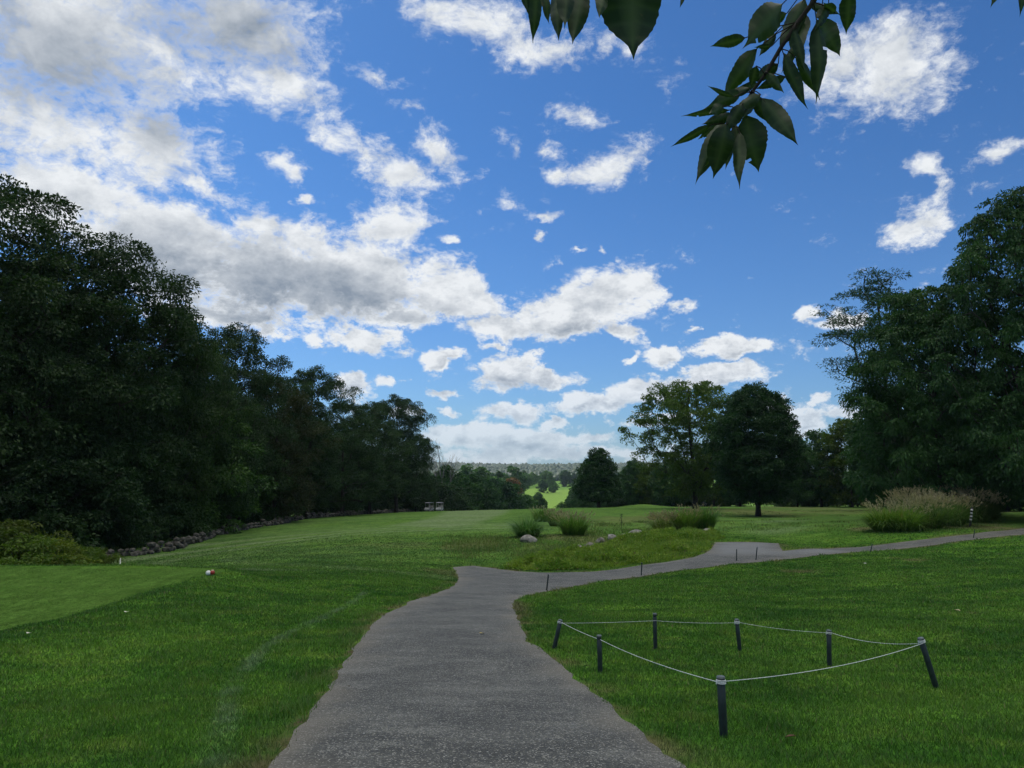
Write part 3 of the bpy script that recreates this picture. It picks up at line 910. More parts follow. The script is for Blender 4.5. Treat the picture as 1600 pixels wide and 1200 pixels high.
def tree_meshes(seed, h, R0, base_f, kind, n_tips, per_tip, leaf, cr, trunk_r=.28, droop=.3, lump=.22, lean=(0, 0), wide=.5,
                sides=6, fork=0, leafmat='leaf', up=.6, inner=.35, gaps=(), flat=.6, minbr=.0):
    """returns (trunk mesh, crown mesh) for a tree standing at the origin"""
    g = np.random.default_rng(seed)
    env = env_fn(kind)
    ph = g.uniform(0, 6.28, 8)
    z0 = h * base_f
    tips = []
    tries = 0
    sp = cr * 1.05
    while len(tips) < n_tips and tries < n_tips * 60:
        tries += 1
        t = g.random() ** .9
        a = g.uniform(0, 2 * math.pi)
        rm = env(np.array(t)) * R0
        rm *= 1 + lump * (math.sin(2 * a + ph[0] + 3 * t) * .5 + math.sin(3 * a + ph[1] - 7 * t) * .5 + math.sin(5 * a + ph[2] + 11 * t) * .45)
        rr = rm * (g.random() ** inner)
        p = np.array([rr * math.cos(a) + lean[0] * t, rr * math.sin(a) + lean[1] * t, z0 + t * (h - z0 - cr * .4)])
        if any(np.linalg.norm((p - np.array(c)) / np.array(s)) < 1 for c, s in gaps): continue
        if tips:
            q = np.array(tips)
            if np.min(np.linalg.norm(q - p, axis=1)) < sp * (.75 if tries < n_tips * 20 else .45): continue
        tips.append(p)
    tips = np.array(tips)
    # skeleton
    nodes, par = [], []
    nz = max(6, int(h * .86 / .8))
    wob = g.normal(size=(nz, 2)).cumsum(0) * .045 * (h / 18)
    for i in range(nz):
        t = i / (nz - 1)
        nodes.append(np.array([wob[i, 0] + lean[0] * t * .8, wob[i, 1] + lean[1] * t * .8, t * h * .86])); par.append(i - 1)
    ntrunk = nz
    if fork:
        f0 = int(nz * .22)
        for k in range(fork):
            a = g.uniform(0, 6.28); last = f0
            L = h * g.uniform(.45, .6)
            m = int(L / .8)
            for j in range(1, m):
                s = j / m
                nodes.append(nodes[f0] + np.array([math.cos(a) * R0 * .55 * s ** .8, math.sin(a) * R0 * .55 * s ** .8, L * s])); par.append(last); last = len(nodes) - 1
    order = np.argsort(np.hypot(tips[:, 0], tips[:, 1]) + .25 * (tips[:, 2] - z0) * 0)
    endn = []
    for i in order:
        p = tips[i]
        q = np.array(nodes)
        dv = p - q
        hd = np.hypot(dv[:, 0], dv[:, 1])
        cost = np.linalg.norm(dv, axis=1) + np.where(dv[:, 2] < hd * .25, (hd * .25 - dv[:, 2]) * 1.6, 0) + (q[:, 2] < z0 * .7) * 4
        j = int(np.argmin(cost)); D = np.linalg.norm(p - q[j])
        m = max(1, int(D / .9)); last = j; s0 = q[j]
        side = g.normal(size=3) * .08 * D
        for k in range(1, m + 1):
            s = k / m
            nodes.append(s0 + (p - s0) * s + side * math.sin(s * math.pi) + np.array([0, 0, .12 * D * math.sin(s * math.pi)])); par.append(last); last = len(nodes) - 1
        endn.append(last)
    nodes = np.array(nodes); par = np.array(par)
    cnt = np.zeros(len(nodes)); cnt[endn] = 1
    for i in range(len(nodes) - 1, 0, -1):
        cnt[par[i]] += cnt[i]
    rad = (np.maximum(cnt, .3) / cnt.max()) ** .55 * trunk_r
    rad[:ntrunk] = np.maximum(rad[:ntrunk], trunk_r * (1 - np.linspace(0, .93, ntrunk)))
    rad = np.maximum(rad, minbr)
    rad[0] = trunk_r * 1.45
    if ntrunk > 2: rad[1] = trunk_r * 1.08
    e = np.arange(1, len(nodes)); a_ = nodes[par[e]]; b_ = nodes[e]
    a_ = a_.copy(); a_[par[e] == 0, 2] -= .25
    ax = unit(b_ - a_); ref = np.where(np.abs(ax[:, 2:3]) > .9, np.array([[1., 0, 0]]), np.array([[0, 0, 1.]]))
    s1 = unit(np.cross(ax, ref)); s2 = np.cross(ax, s1)
    th = np.linspace(0, 2 * math.pi, sides, endpoint=False)
    ring = np.cos(th)[None, :, None] * s1[:, None] + np.sin(th)[None, :, None] * s2[:, None]
    ra = np.where(par[e] < ntrunk, np.where(e < ntrunk, rad[par[e]], rad[e] * 1.1), rad[par[e]])
    Va = a_[:, None] + ring * ra[:, None, None]; Vb = b_[:, None] + ring * rad[e][:, None, None]
    VV = np.concatenate([Va, Vb], 1).reshape(-1, 3)
    j = np.arange(sides); k = (j + 1) % sides
    FF = (np.stack([j, k, k + sides, j + sides], 1)[None] + (np.arange(len(e)) * 2 * sides)[:, None, None]).reshape(-1, 4)
    tr = mesh_np('trunk', VV, FF, M['bark'], smooth=True, link_it=False)
    # foliage
    T = tips[g.integers(0, len(tips), n_tips * per_tip // 1)] if False else np.repeat(tips, per_tip, axis=0)
    n = len(T)
    scale = np.repeat(g.uniform(.7, 1.25, len(tips)), per_tip)
    d = unit(g.normal(size=(n, 3)))
    rr = g.random(n) ** .45
    # sprays: leaves gather along random twigs of each cluster
    tw = unit(g.normal(size=(len(tips), 9, 3)) + np.array([0, 0, .15]))
    pick = tw[np.repeat(np.arange(len(tips)), per_tip), g.integers(0, 9, n)]
    mixd = unit(pick * 1.5 + d * .75)
    off = mixd * (rr * cr * scale)[:, None]
    off[:, 2] = off[:, 2] * flat - droop * cr * (rr ** 2) * .5
    pos = T + off
    pos[:, 2] = np.maximum(pos[:, 2], .15)
    dirs = unit(mixd + np.array([0, 0, -droop * 1.6]) + g.normal(size=(n, 3)) * .55)
    L = leaf * g.uniform(.65, 1.3, n)
    V, F = leaf_quads(g, pos, dirs, L, L * wide * g.uniform(.8, 1.2, n), up)
    cm = mesh_np('crown', V, F, M[leafmat], link_it=False)
    return tr, cm


def put(name, meshes, loc, rz=0, s=(1, 1, 1), col=(1, 1, 1), label=None, cat='tree', group=None):
    r = empty(name, loc, rz, label, cat, group)
    r.scale = s
    for m in meshes:
        o = bpy.data.objects.new(m.name.split('.')[0], m.data)
        link(o, r)
        o.color = (*col, 1)
    return r


def uvd(u, d):
    x = (u - 800) / 1201 / math.cos(PITCH) * d
    return x, d, h1(x, d)


def top_z(v, d): return CAM[2] + ray(800, v)[2] * d


# -- broad forest trees, four builds shared by the treeline
FT = [tree_meshes(101, 19, 6.8, .10, 'low', 165, 520, .20, 1.45, .30, lump=.25),
      tree_meshes(102, 19, 6.2, .10, 'oval', 155, 520, .20, 1.4, .28, lump=.3),
      tree_meshes(103, 19, 7.0, .16, 'tiered', 165, 480, .21, 1.45, .32, lump=.3, droop=.5),
      tree_meshes(104, 19, 5.6, .05, 'low', 140, 420, .20, 1.3, .24, lump=.35, leafmat='leaf_brown')]
SM = [tree_meshes(111, 9, 4.2, .03, 'low', 85, 380, .20, 1.15, .14, lump=.3),
      tree_meshes(112, 6, 3.2, .02, 'low', 60, 380, .19, 1.0, .10, lump=.35, leafmat='leaf')]


def stand(name, ms, u, v_top, d, base_h, label, rz=None, wx=1.0, col=(1, 1, 1), group=None, cat='tree', x=None):
    if x is None: x, y, z = uvd(u, d)
    else: y = d; z = h1(x, d)
    hh = top_z(v_top, d) - z
    s = hh / base_h
    return put(name, ms, (x, y, z), rng.uniform(0, 6.28) if rz is None else rz, (s * wx, s * wx, s), col, label, cat, group)


GF = 'trees along the left forest edge'
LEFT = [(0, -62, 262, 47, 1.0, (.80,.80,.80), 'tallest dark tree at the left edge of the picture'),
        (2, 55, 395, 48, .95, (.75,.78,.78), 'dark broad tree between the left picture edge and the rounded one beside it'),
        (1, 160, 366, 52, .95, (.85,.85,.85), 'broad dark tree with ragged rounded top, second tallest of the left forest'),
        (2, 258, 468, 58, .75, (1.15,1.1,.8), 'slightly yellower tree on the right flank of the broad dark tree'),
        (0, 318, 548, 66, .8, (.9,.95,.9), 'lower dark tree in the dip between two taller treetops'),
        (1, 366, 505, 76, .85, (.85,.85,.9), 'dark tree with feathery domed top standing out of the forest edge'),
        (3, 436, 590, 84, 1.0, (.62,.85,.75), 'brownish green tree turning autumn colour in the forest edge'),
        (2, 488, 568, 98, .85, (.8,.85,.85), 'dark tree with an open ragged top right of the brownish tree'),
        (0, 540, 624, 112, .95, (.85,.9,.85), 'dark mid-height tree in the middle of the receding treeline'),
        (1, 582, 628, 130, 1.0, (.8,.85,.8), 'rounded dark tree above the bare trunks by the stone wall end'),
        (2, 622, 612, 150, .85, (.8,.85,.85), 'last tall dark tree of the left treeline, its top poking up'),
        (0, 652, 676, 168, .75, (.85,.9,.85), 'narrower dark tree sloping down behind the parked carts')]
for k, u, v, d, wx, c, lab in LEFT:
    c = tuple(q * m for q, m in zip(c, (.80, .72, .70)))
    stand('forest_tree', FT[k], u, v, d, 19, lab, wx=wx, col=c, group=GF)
SR = []
for i, y in enumerate(np.arange(46, 190, 9.5)):
    k = int(rng.integers(0, 3)); x = -37 + rng.uniform(-2, 2)
    SR.append(put('forest_tree', FT[k], (x, y, h1(x, y)), rng.uniform(0, 6.28), (1, 1, rng.uniform(.82, .95)), (.7, .75, .72),
            'dark tree in the second row of the left forest, behind the front trees', 'tree', 'second row of the left forest'))
for i, (x, y) in enumerate([(-36, 37), (-45, 42), (-40, 28), (-50, 56)]):
    put('forest_tree', FT[i % 3], (x, y, h1(x, y)), i, (1, 1, 1), (.75, .8, .75), ['thick dark tree outside the left edge, nearest but one to the tee', 'dark tree far outside the left edge, behind the others', 'nearest dark tree outside the left edge beside the tee', 'dark tree outside the left edge, deepest in the wood'][i], 'tree', 'trees beyond the left picture edge')
GS = 'understory trees along the stone wall'
UND = [(0, 352, 632, 66, 1.15, (1.8,1.8,1.2), 'small lighter green leafy tree bulging out over the stone wall'),
       (1, 60, 700, 43, 1.1, (.7,.75,.75), 'low dark understory tree at the far left above the yellow shrubs'),
       (1, 150, 690, 45, 1.1, (.75,.8,.8), 'low dark understory tree above the right end of the yellow shrubs'),
       (0, 225, 640, 50, 1.0, (.8,.85,.85), 'dark understory tree behind the start of the stone wall'),
       (1, 285, 700, 57, 1.1, (.85,.9,.9), 'rounded dark understory tree left of the lighter green one'),
       (0, 418, 680, 80, 1.0, (.9,.95,.85), 'dark understory tree right of the lighter green small tree'),
       (1, 455, 715, 90, 1.1, (.9,.95,.9), 'low bushy tree behind the middle of the stone wall'),
       (0, 500, 700, 103, .9, (1.0,1.0,.85), 'bushy understory tree with slight yellow tint halfway down the wall'),
       (1, 540, 725, 118, 1.1, (.8,.85,.85), 'low dark bushy tree near the far end of the wall'),
       (1, 655, 735, 172, 1.2, (.9,.95,.9), 'low bushy tree directly behind the parked golf carts'),
       (1, 690, 745, 186, 1.5, (.9,.95,.9), 'low bushy tree just right of the parked golf carts'),
       (0, 600, 735, 150, 1.0, (.7,.75,.75), 'low dark tree behind the bare trunks at the wall end'),
       (1, 572, 745, 140, 1.4, (.7,.75,.75), 'low dark bush left of the bare trunks at the wall end'),
       (1, 628, 742, 165, 1.6, (.7,.75,.75), 'low dark bush between the wall end and the golf carts')]
for k, u, v, d, wx, c, lab in UND:
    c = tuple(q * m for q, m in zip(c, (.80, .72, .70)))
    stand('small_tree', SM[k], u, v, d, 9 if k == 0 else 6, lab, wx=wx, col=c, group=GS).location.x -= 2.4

# -- right side, single trees
T = tree_meshes(201, 11.4, 4.6, .13, 'cone', 120, 260, .36, 1.15, .26, lump=.18)
stand('conical_tree', T, 933, 695, 150, 11.4, 'lone dark cone-shaped tree beside the distant sunlit fairway', wx=1.0, col=(.72,.80,.80))
T = tree_meshes(202, 19, 9.6, .14, 'vase', 190, 260, .30, 1.4, .38, droop=.5, lump=.30, fork=4, leafmat='leaf_warm', inner=.5, lean=(-1.0, 0), minbr=.035)
stand('spreading_tree', T, 1082, 593, 115, 19, 'wide vase-shaped yellow-green tree with open branches and a forked trunk', rz=.4, col=(.85,.95,.85))
T = tree_meshes(203, 15, 5.6, .12, 'oval', 300, 330, .26, 1.15, .30, lump=.12, inner=.35)
stand('round_tree', T, 1177, 597, 88, 15, 'dense dark rounded tree with a short trunk in front of the spreading tree', rz=0, wx=.88, col=(.62,.72,.74))
T = tree_meshes(204, 22.5, 4.8, .42, 'oval', 100, 170, .26, 1.25, .22, lump=.45, droop=.1, fork=3, wide=.28, leafmat='leaf_blue', inner=.6, lean=(-1.2, 0), flat=.4, minbr=.03)
stand('feathery_tree', T, 1392, 418, 72, 22.5, 'tall thin feathery tree with sparse crown showing sky between its branches', rz=0, wx=1.2, col=(.85,.95,1.0))
T = tree_meshes(205, 17.6, 6.4, .05, 'low', 300, 380, .24, 1.15, .34, lump=.22, droop=.7, wide=.42, inner=.3)
stand('oak_tree', T, 1462, 440, 58, 17.6, 'broad dense oak with drooping foliage to the ground behind the plumed grasses', rz=0, col=(1.0,1.05,.95), wx=.9)
T = tree_meshes(206, 21.5, 6.8, .10, 'low', 280, 360, .24, 1.2, .42, lump=.30, droop=.7, wide=.42, inner=.4, fork=3, minbr=.03,
                gaps=[((-1.0, -3, 10.3), (2.6, 8, 1.3)), ((.8, -3, 12.0), (2.2, 8, .9)), ((-3.6, -3, 13.4), (.8, 7, .6))])
stand('oak_tree', T, 1622, 296, 52, 21.5, 'tallest oak at the right edge with sky gaps through its middle branches', rz=0, col=(.85,.9,.9), wx=.88)
BK = [tree_meshes(211, 14, 5.0, .05, 'low', 110, 220, .38, 1.3, .22, lump=.3),
      tree_meshes(212, 14, 4.4, .12, 'oval', 100, 220, .38, 1.3, .20, lump=.35),
      tree_meshes(213, 14, 4.8, .08, 'low', 100, 200, .38, 1.3, .20, lump=.3, leafmat='leaf_warm')]
GB = 'trees of the right background'
for k, u, v, d, wx, c, lab in [
    (1, 987, 716, 170, .75, (.8,.85,.85), 'small tree with thin top just right of the lone cone-shaped tree'),
    (2, 1018, 722, 166, 1.0, (.6,.65,.6), 'light green bushy tree low behind the spreading tree on its left'),
    (0, 1045, 715, 160, 1.0, (.8,.85,.8), 'dark bushy tree directly behind the trunk of the spreading tree'),
    (2, 1110, 690, 155, 1.0, (.6,.6,.55), 'yellowish tree seen between the spreading and the rounded tree'),
    (0, 1150, 680, 150, 1.0, (.7,.75,.75), 'dark tree hidden low behind the rounded tree'),
    (1, 1238, 688, 138, .8, (.7,.75,.75), 'dark narrow tree just right of the rounded tree'),
    (0, 1275, 672, 134, 1.0, (.85,.9,.75), 'mid green bushy tree at the left end of the right backdrop'),
    (2, 1322, 652, 130, 1.0, (.62,.66,.60), 'yellow-green bushy tree in the middle of the right backdrop'),
    (1, 1368, 650, 122, 1.0, (.75,.8,.8), 'darker tree low behind the feathery tree'),
    (0, 1410, 600, 100, 1.1, (.7,.75,.75), 'dark tree filling the gap behind the dense oak'),
    (0, 1480, 600, 90, 1.2, (.6,.65,.65), 'dark tree behind the two oaks on its left'),
    (1, 1560, 640, 84, 1.2, (.6,.65,.65), 'dark tree low behind the tallest oak'),
    (0, 1640, 560, 74, 1.2, (.7,.75,.75), 'dark tree just outside the right edge of the picture')]:
    c = tuple(q * 1.3 for q in c)
    stand('background_tree', BK[k], u, v, d, 14, lab, wx=wx, col=c, group=GB)
for i, (x, y) in enumerate([(50, 58), (56, 72), (48, 44), (62, 60)]):
    put('oak_tree', FT[i % 3], (x, y, h1(x, y)), i * 1.3, (1, 1, 1), (.8, .85, .85), ['dark tree just outside the right edge at the side path', 'dark tree outside the right edge, farthest up the side path', 'dark tree outside the right edge, nearest to the lawn', 'dark tree outside the right edge, farthest to the right'][i], 'tree', 'trees beyond the right picture edge')
BU = []
# low hedge-like growth closing the view under the right backdrop
for i, (u, v, d) in enumerate([(975,765,176),(1005,768,174),(1035,765,172),(1065,768,170),(1100,762,168),(1135,765,166),(1215,758,150),(1245,755,146),(1285,752,142),(1330,750,138),(1370,748,132),(1420,745,112),(1470,742,100),(1530,740,92),(1580,738,88),(1630,738,80)]):
    BU.append(stand('bush', SM[1], u, v, d, 6, 'dark bush in the shaded row at the foot of the right background trees', wx=1.7, col=(.6,.66,.66), group='bushes under the right background trees', cat='bush'))

# -- valley trees
VT = [tree_meshes(301, 15, 5.5, .03, 'low', 56, 180, .65, 1.6, .22, lump=.25, sides=4),
      tree_meshes(302, 15, 5.0, .05, 'oval', 54, 180, .65, 1.6, .22, lump=.25, sides=4),
      tree_meshes(303, 15, 4.2, .03, 'cone', 50, 180, .6, 1.5, .22, lump=.2, sides=4),
      tree_meshes(304, 15, 5.5, .03, 'low', 56, 180, .65, 1.6, .22, lump=.25, sides=4, leafmat='leaf_brown')]
VAL = [  # build, column, top row, distance, width, colour, label
 (0, 700, 728, 212, 1.0, (.9,.95,.9), 'dark tree where the left treeline meets the valley'),
 (1, 722, 738, 226, 1.0, (1.1,1.15,1.0), 'mid green tree second from the left at the head of the valley'),
 (0, 742, 741, 238, 1.1, (1.0,1.05,.9), 'rounded tree left of the dark conical valley tree, nearest row'),
 (1, 706, 752, 216, 1.0, (1.0,1.0,.85), 'lower bushy tree in front of the left valley trees'),
 (0, 760, 752, 232, 1.0, (.85,.95,.9), 'dark bushy tree near the crest right of the carts'),
 (2, 729, 722, 420, 1.0, (1.0,1.1,1.0), 'tall far tree above the left valley trees'),
 (1, 752, 728, 430, 1.2, (1.3,1.35,.9), 'light green domed tree in the valley left of the cone-shaped dark one'),
 (2, 779, 733, 440, .9, (.6,.7,.75), 'dark cone-shaped tree in the valley left of the tall pale one'),
 (1, 800, 727, 520, 1.2, (1.0,1.1,1.0), 'tall pale green tree above the reddish tree'),
 (3, 799, 745, 470, .9, (1.8,.85,.6), 'reddish orange autumn tree left of the sunlit fairway'),
 (0, 778, 751, 400, 1.0, (.7,.8,.85), 'dark broad tree left of the reddish tree'),
 (0, 772, 762, 270, 1.2, (.75,.85,.85), 'dark shrubby tree below the cone-shaped valley tree'),
 (1, 796, 770, 262, 1.1, (.85,.95,.85), 'bushy tree on the crest below the left sunlit fairway'),
 (0, 826, 774, 290, 1.2, (.9,1.0,.85), 'bushy green tree between the two sunlit fairways, nearest one'),
 (1, 846, 777, 300, .9, (.8,.9,.85), 'small dark tree at the left foot of the right sunlit fairway'),
 (0, 813, 780, 250, 1.1, (.8,.9,.9), 'low dark bush-like tree on the crest below the fairways'),
 (0, 848, 750, 640, 1.3, (.6,.75,.8), 'dark round tree between the two sunlit fairways'),
 (1, 864, 751, 660, 1.1, (1.5,1.45,.9), 'yellowish tree beside the dark round one between the fairways'),
 (0, 840, 769, 430, 1.0, (.85,.95,.85), 'broad green tree below the dark round tree between the fairways')]
for k, u, v, d, wx, c, lab in VAL:
    stand('valley_tree', VT[k], u, v, d, 15, lab, wx=wx, col=c, group='valley trees')
r2 = np.random.default_rng(55)


def nth(k):
    return '%d%s' % (k, 'th' if 10 <= k % 100 <= 20 else {1: 'st', 2: 'nd', 3: 'rd'}.get(k % 10, 'th'))


def number_off(objs, first, tail):
    """labels by place from left to right"""
    objs = sorted(objs, key=lambda o: o.location.x / o.location.y)
    for i, o in enumerate(objs):
        o['label'] = '%s, %s from the left %s' % (o.get('look', first), nth(i + 1), tail)
        if 'look' in o: del o['look']




def belt(n, u0, u1, d0, d1, vt0, vt1, label, group, cols, mind=6):
    ps = []; made = []
    for _ in range(n * 40):
        if len(ps) >= n: break
        u, d = r2.uniform(u0, u1), r2.uniform(d0, d1)
        x, y, z = uvd(u, d)
        if poly_sd(np.array([x]), np.array([y]), LUSH)[0] > -4: continue
        if any(math.hypot(x - a, y - b) < mind for a, b in ps): continue
        ps.append((x, y))
        k = int(r2.integers(0, 3)); v = r2.uniform(vt0, vt1)
        s = max(6.0, min(20.0, top_z(v, d) - z)) / 15
        c = cols[int(r2.integers(0, len(cols)))]
        o = put('valley_tree', VT[k], (x, y, z), r2.uniform(0, 6.28), (s * 1.15, s * 1.15, s), c, label, 'tree', group)
        o['look'] = {0: 'green', 1: 'light green', 2: 'dark', 3: 'yellowish', 4: 'mid green'}[cols.index(c)] + (' pointed tree' if k == 2 else ' round tree')
        made.append(o)
    number_off(made, '', label)


CO = [(.9,1.0,.95), (1.4,1.4,.95), (.7,.8,.85), (1.9,1.7,1.0), (1.2,1.3,1.1)]
belt(26, 660, 800, 235, 400, 745, 756, 'in the near valley left of the fairways', 'trees filling the near valley', CO, 9)
belt(30, 640, 830, 480, 760, 738, 748, 'on the far valley side', 'trees on the far valley side, left', CO, 12)
belt(34, 815, 1010, 770, 880, 733, 742, 'in the belt behind the sunlit fairways', 'trees behind the sunlit fairways', CO, 9)
belt(16, 905, 1010, 260, 700, 745, 756, 'in the valley behind the cone-shaped tree', 'trees behind the lone cone-shaped tree', CO, 12)
for u, v, d, lab in [(889,782,215,'low dark bush at the right foot of the sunlit fairway'), (905,774,190,'grey-green bush at the left foot of the lone cone-shaped tree'), (912,775,172,'small bush under the left side of the lone cone-shaped tree'), (955,775,175,'small bush under the right side of the lone cone-shaped tree')]:
    stand('bush', SM[1], u, v, d, 6, lab, wx=1.1, col=(.8, .9, .9), cat='bush')

number_off(BU, 'dark bush', 'in the row under the right background trees')
number_off(SR, 'dark tree', 'in the hidden second row of the left forest')

# dead bare tree above the far end of the treeline
def bare():
    g = np.random.default_rng(9); G = Geo()

    def grow(p, d, L, r, lev):
        q = p + d * L
        G.tube([p, (p + q) / 2 + g.normal(size=3) * L * .04, q], [r, r * .8, r * .6], 5, cap=False)
        if lev == 0: return
        for k in range(3 if lev > 1 else 3):
            nd = unit(d + g.normal(size=3) * .38 + np.array([0, 0, .25]))
            grow(q if k else p + d * L * .6, nd, L * g.uniform(.55, .8), r * .6, lev - 1)
    x, y, z = uvd(692, 205); Ht = top_z(697, 205) - z
    root = empty('dead_tree', (x, y, z), 0, 'bare leafless dead tree sticking up beside the last treetops of the left forest', 'tree')
    grow(np.array([0, 0, -.2]), np.array([0, 0, 1.]), Ht * .40, .26, 4)
    G.build('trunk', simple('grey_dead_wood', (.16, .15, .14), .9, .1), root)


bare()

# -- woods covering the far hills: one mass nobody could count
def woods():
    g = np.random.default_rng(3)
    a = g.uniform(R(-32), R(32), 16000); r = g.uniform(980, 2700, 16000)
    x, y = r * np.sin(a), r * np.cos(a)
    z = H(x, y)
    bm = bmesh.new(); bmesh.ops.create_icosphere(bm, subdivisions=1, radius=1)
    bm.verts.index_update()
    bv = np.array([v.co[:] for v in bm.verts]); bf = np.array([[v.index for v in f.verts] for f in bm.faces]); bm.free()
    n = len(x); sc = g.uniform(3.5, 7, n)
    V = bv[None] * (1 + g.uniform(-.22, .22, (n, len(bv), 1))) * np.stack([sc, sc, sc * g.uniform(.8, 1.3, n)], 1)[:, None] + np.stack([x, y, z + sc * .5], 1)[:, None]
    F = bf[None] + (np.arange(n) * len(bv))[:, None, None]
    o = mesh_np('woods', V.reshape(-1, 3), F.reshape(-1, 3), M['far_leaf'])
    tag(o, 'hazy wooded cover of the distant hills', 'woods', kind='stuff')


M['far_leaf'] = leafy('far_leaf', (.012, .030, .011), (.030, .056, .018), trans=0, clump=.004, objcol=False)
woods()


# ------------------------------------------------------------------ ornamental grasses, weeds, rocks
M['miscanthus'] = leafy('ornamental_grass', (.045, .110, .026), (.230, .300, .085), trans=.4, clump=3.0, objcol=True, dead=(.22, .17, .09))
M['plume'] = leafy('seed_plume', (.30, .27, .19), (.58, .52, .40), trans=.4, objcol=True, clump=2)
M['weed'] = leafy('weeds', (.085, .185, .020), (.320, .390, .055), trans=.35, clump=.8, objcol=False, dead=(.16, .13, .06))


def ribbons(g, base, az, lean, L, w, seg=5, curl=1.3, start=0.0):
    """arching blades: base (n,3), lean = how far from upright at the tip"""
    n = len(base)
    V = []
    s = np.linspace(0, 1, seg + 1)
    p = base.copy()
    side = np.stack([-np.sin(az), np.cos(az), np.zeros(n)], 1)
    for i, t in enumerate(s):
        ww = w * (1 - t) ** .6 * (.5 + .5 * min(1, t * 4 + .4)) if t < 1 else w * .05
        V.append(p - side * np.asarray(ww)[:, None] / 2); V.append(p + side * np.asarray(ww)[:, None] / 2)
        ang = lean * (start + (1 - start) * (t + .5 / seg) ** curl)
        step = (L / seg)[:, None]
        p = p + step * np.stack([np.cos(az) * np.sin(ang), np.sin(az) * np.sin(ang), np.cos(ang)], 1)
    V = np.stack(V, 1)
    k = 2 * (seg + 1)
    f = np.array([[2 * i, 2 * i + 1, 2 * i + 3, 2 * i + 2] for i in range(seg)])
    F = (f[None] + (np.arange(n) * k)[:, None, None]).reshape(-1, 4)
    return V.reshape(-1, 3), F, p


def clump(base, top_h, rad, nb, npl, label, col=(1, 1, 1), pcol=(1, 1, 1), group=None, seed=0, w=.034, leanmax=2.0):
    g = np.random.default_rng(900 + seed)
    root = empty('grass_clump', base, 0, label, 'grass clump', group, 'thing')
    a = g.uniform(0, 6.28, nb); rf = np.sqrt(g.random(nb)); r = rad * .42 * rf
    b = np.stack([np.cos(a) * r, np.sin(a) * r, np.full(nb, -.03)], 1)
    az = a + g.normal(size=nb) * .7
    bh = top_h * (.80 if npl else .98)
    lean = (.12 + .95 * rf * g.uniform(.5, 1.15, nb)) * leanmax * 1.15
    L = bh * 1.22 * g.uniform(.7, 1.2, nb) * (1 + .22 * lean / leanmax) * (1 - .35 * (g.random(nb) < .3))
    L = np.minimum(L, np.where(lean > leanmax * .75, np.maximum(bh * 1.0, rad * 1.9), 9))
    V, F, _ = ribbons(g, b, az, lean, L, np.full(nb, w), seg=7, curl=1.4, start=.30)
    V[:, 2] = np.maximum(V[:, 2], .01)
    o = mesh_np('blades', V, F, M['miscanthus'], root); o.color = (*col, 1)
    if npl:
        a = g.uniform(0, 6.28, npl); rr = np.sqrt(g.random(npl)); r = rad * .42 * rr
        b = np.stack([np.cos(a) * r, np.sin(a) * r, np.zeros(npl)], 1)
        lean = .1 + rr * g.uniform(.3, 1.0, npl)
        L = top_h * g.uniform(.72, 1.05, npl)
        V, F, tip = ribbons(g, b, a, lean, L, np.full(npl, .010), seg=4, start=.3)
        m = 10
        T = np.repeat(tip, m, 0); n = len(T)
        dd = np.repeat(np.stack([np.cos(a) * np.sin(lean), np.sin(a) * np.sin(lean), np.cos(lean)], 1), m, 0)
        pos = T - dd * g.uniform(0.02, .26, n)[:, None]
        V2, F2 = leaf_quads(g, pos, dd + g.normal(size=(n, 3)) * .35, np.full(n, .15) * g.uniform(.6, 1.2, n), np.full(n, .032))
        o = mesh_np('plumes', np.concatenate([V, V2]), np.concatenate([F, F2 + len(V)]), M['plume'], root); o.color = (*pcol, 1)
    return root


def clump_px(u, vb, vt, wpx, nb, npl, label, seed, d=None, **kw):
    p = hit(u, vb) if d is None else np.array(uvd(u, d))
    s = p[1] / 1201
    return clump(p, (vb - vt) * s * 1.02, wpx * s / 2 * 1.25, int(nb * 1.35), npl, label, seed=seed, **kw)


GI = 'ornamental grasses on the island beyond the path'
clump_px(824, 839, 811, 56, 700, 0, 'low blue-green arching grass clump behind the pale boulder', 1, col=(.75,.95,1.0), group=GI)
clump_px(846, 815, 796, 40, 450, 25, 'farthest upright green grass clump behind the pale boulder', 2, col=(.8,.95,.7), group=GI, leanmax=1.2)
clump_px(868, 822, 801, 34, 300, 60, 'small tan-plumed grass clump between two greener clumps', 3, col=(.9,.85,.7), pcol=(.8,.7,.7), group=GI, leanmax=1.2)
clump_px(896, 836, 806, 60, 800, 90, 'rounded green grass clump with pale plumes right of the pale boulder', 4, col=(.7,.9,.6), pcol=(.95,.85,.85), group=GI, leanmax=1.4)
clump_px(1036, 829, 806, 50, 450, 160, 'tan feathery grass clump at the left end of the island row', 5, col=(1.0,.9,.7), pcol=(.85,.75,.7), group=GI)
clump_px(1072, 829, 799, 56, 900, 70, 'tall green grass clump with brownish plumes in front of the forked tree', 6, col=(.85,.95,.6), pcol=(.8,.72,.65), group=GI, leanmax=1.2)
clump_px(1101, 829, 797, 46, 800, 40, 'dark green grass clump at the right end of the island row', 7, col=(.65,.85,.6), pcol=(.8,.75,.65), group=GI, leanmax=1.1)
GB2 = 'plumed grasses in the big bed on the right'
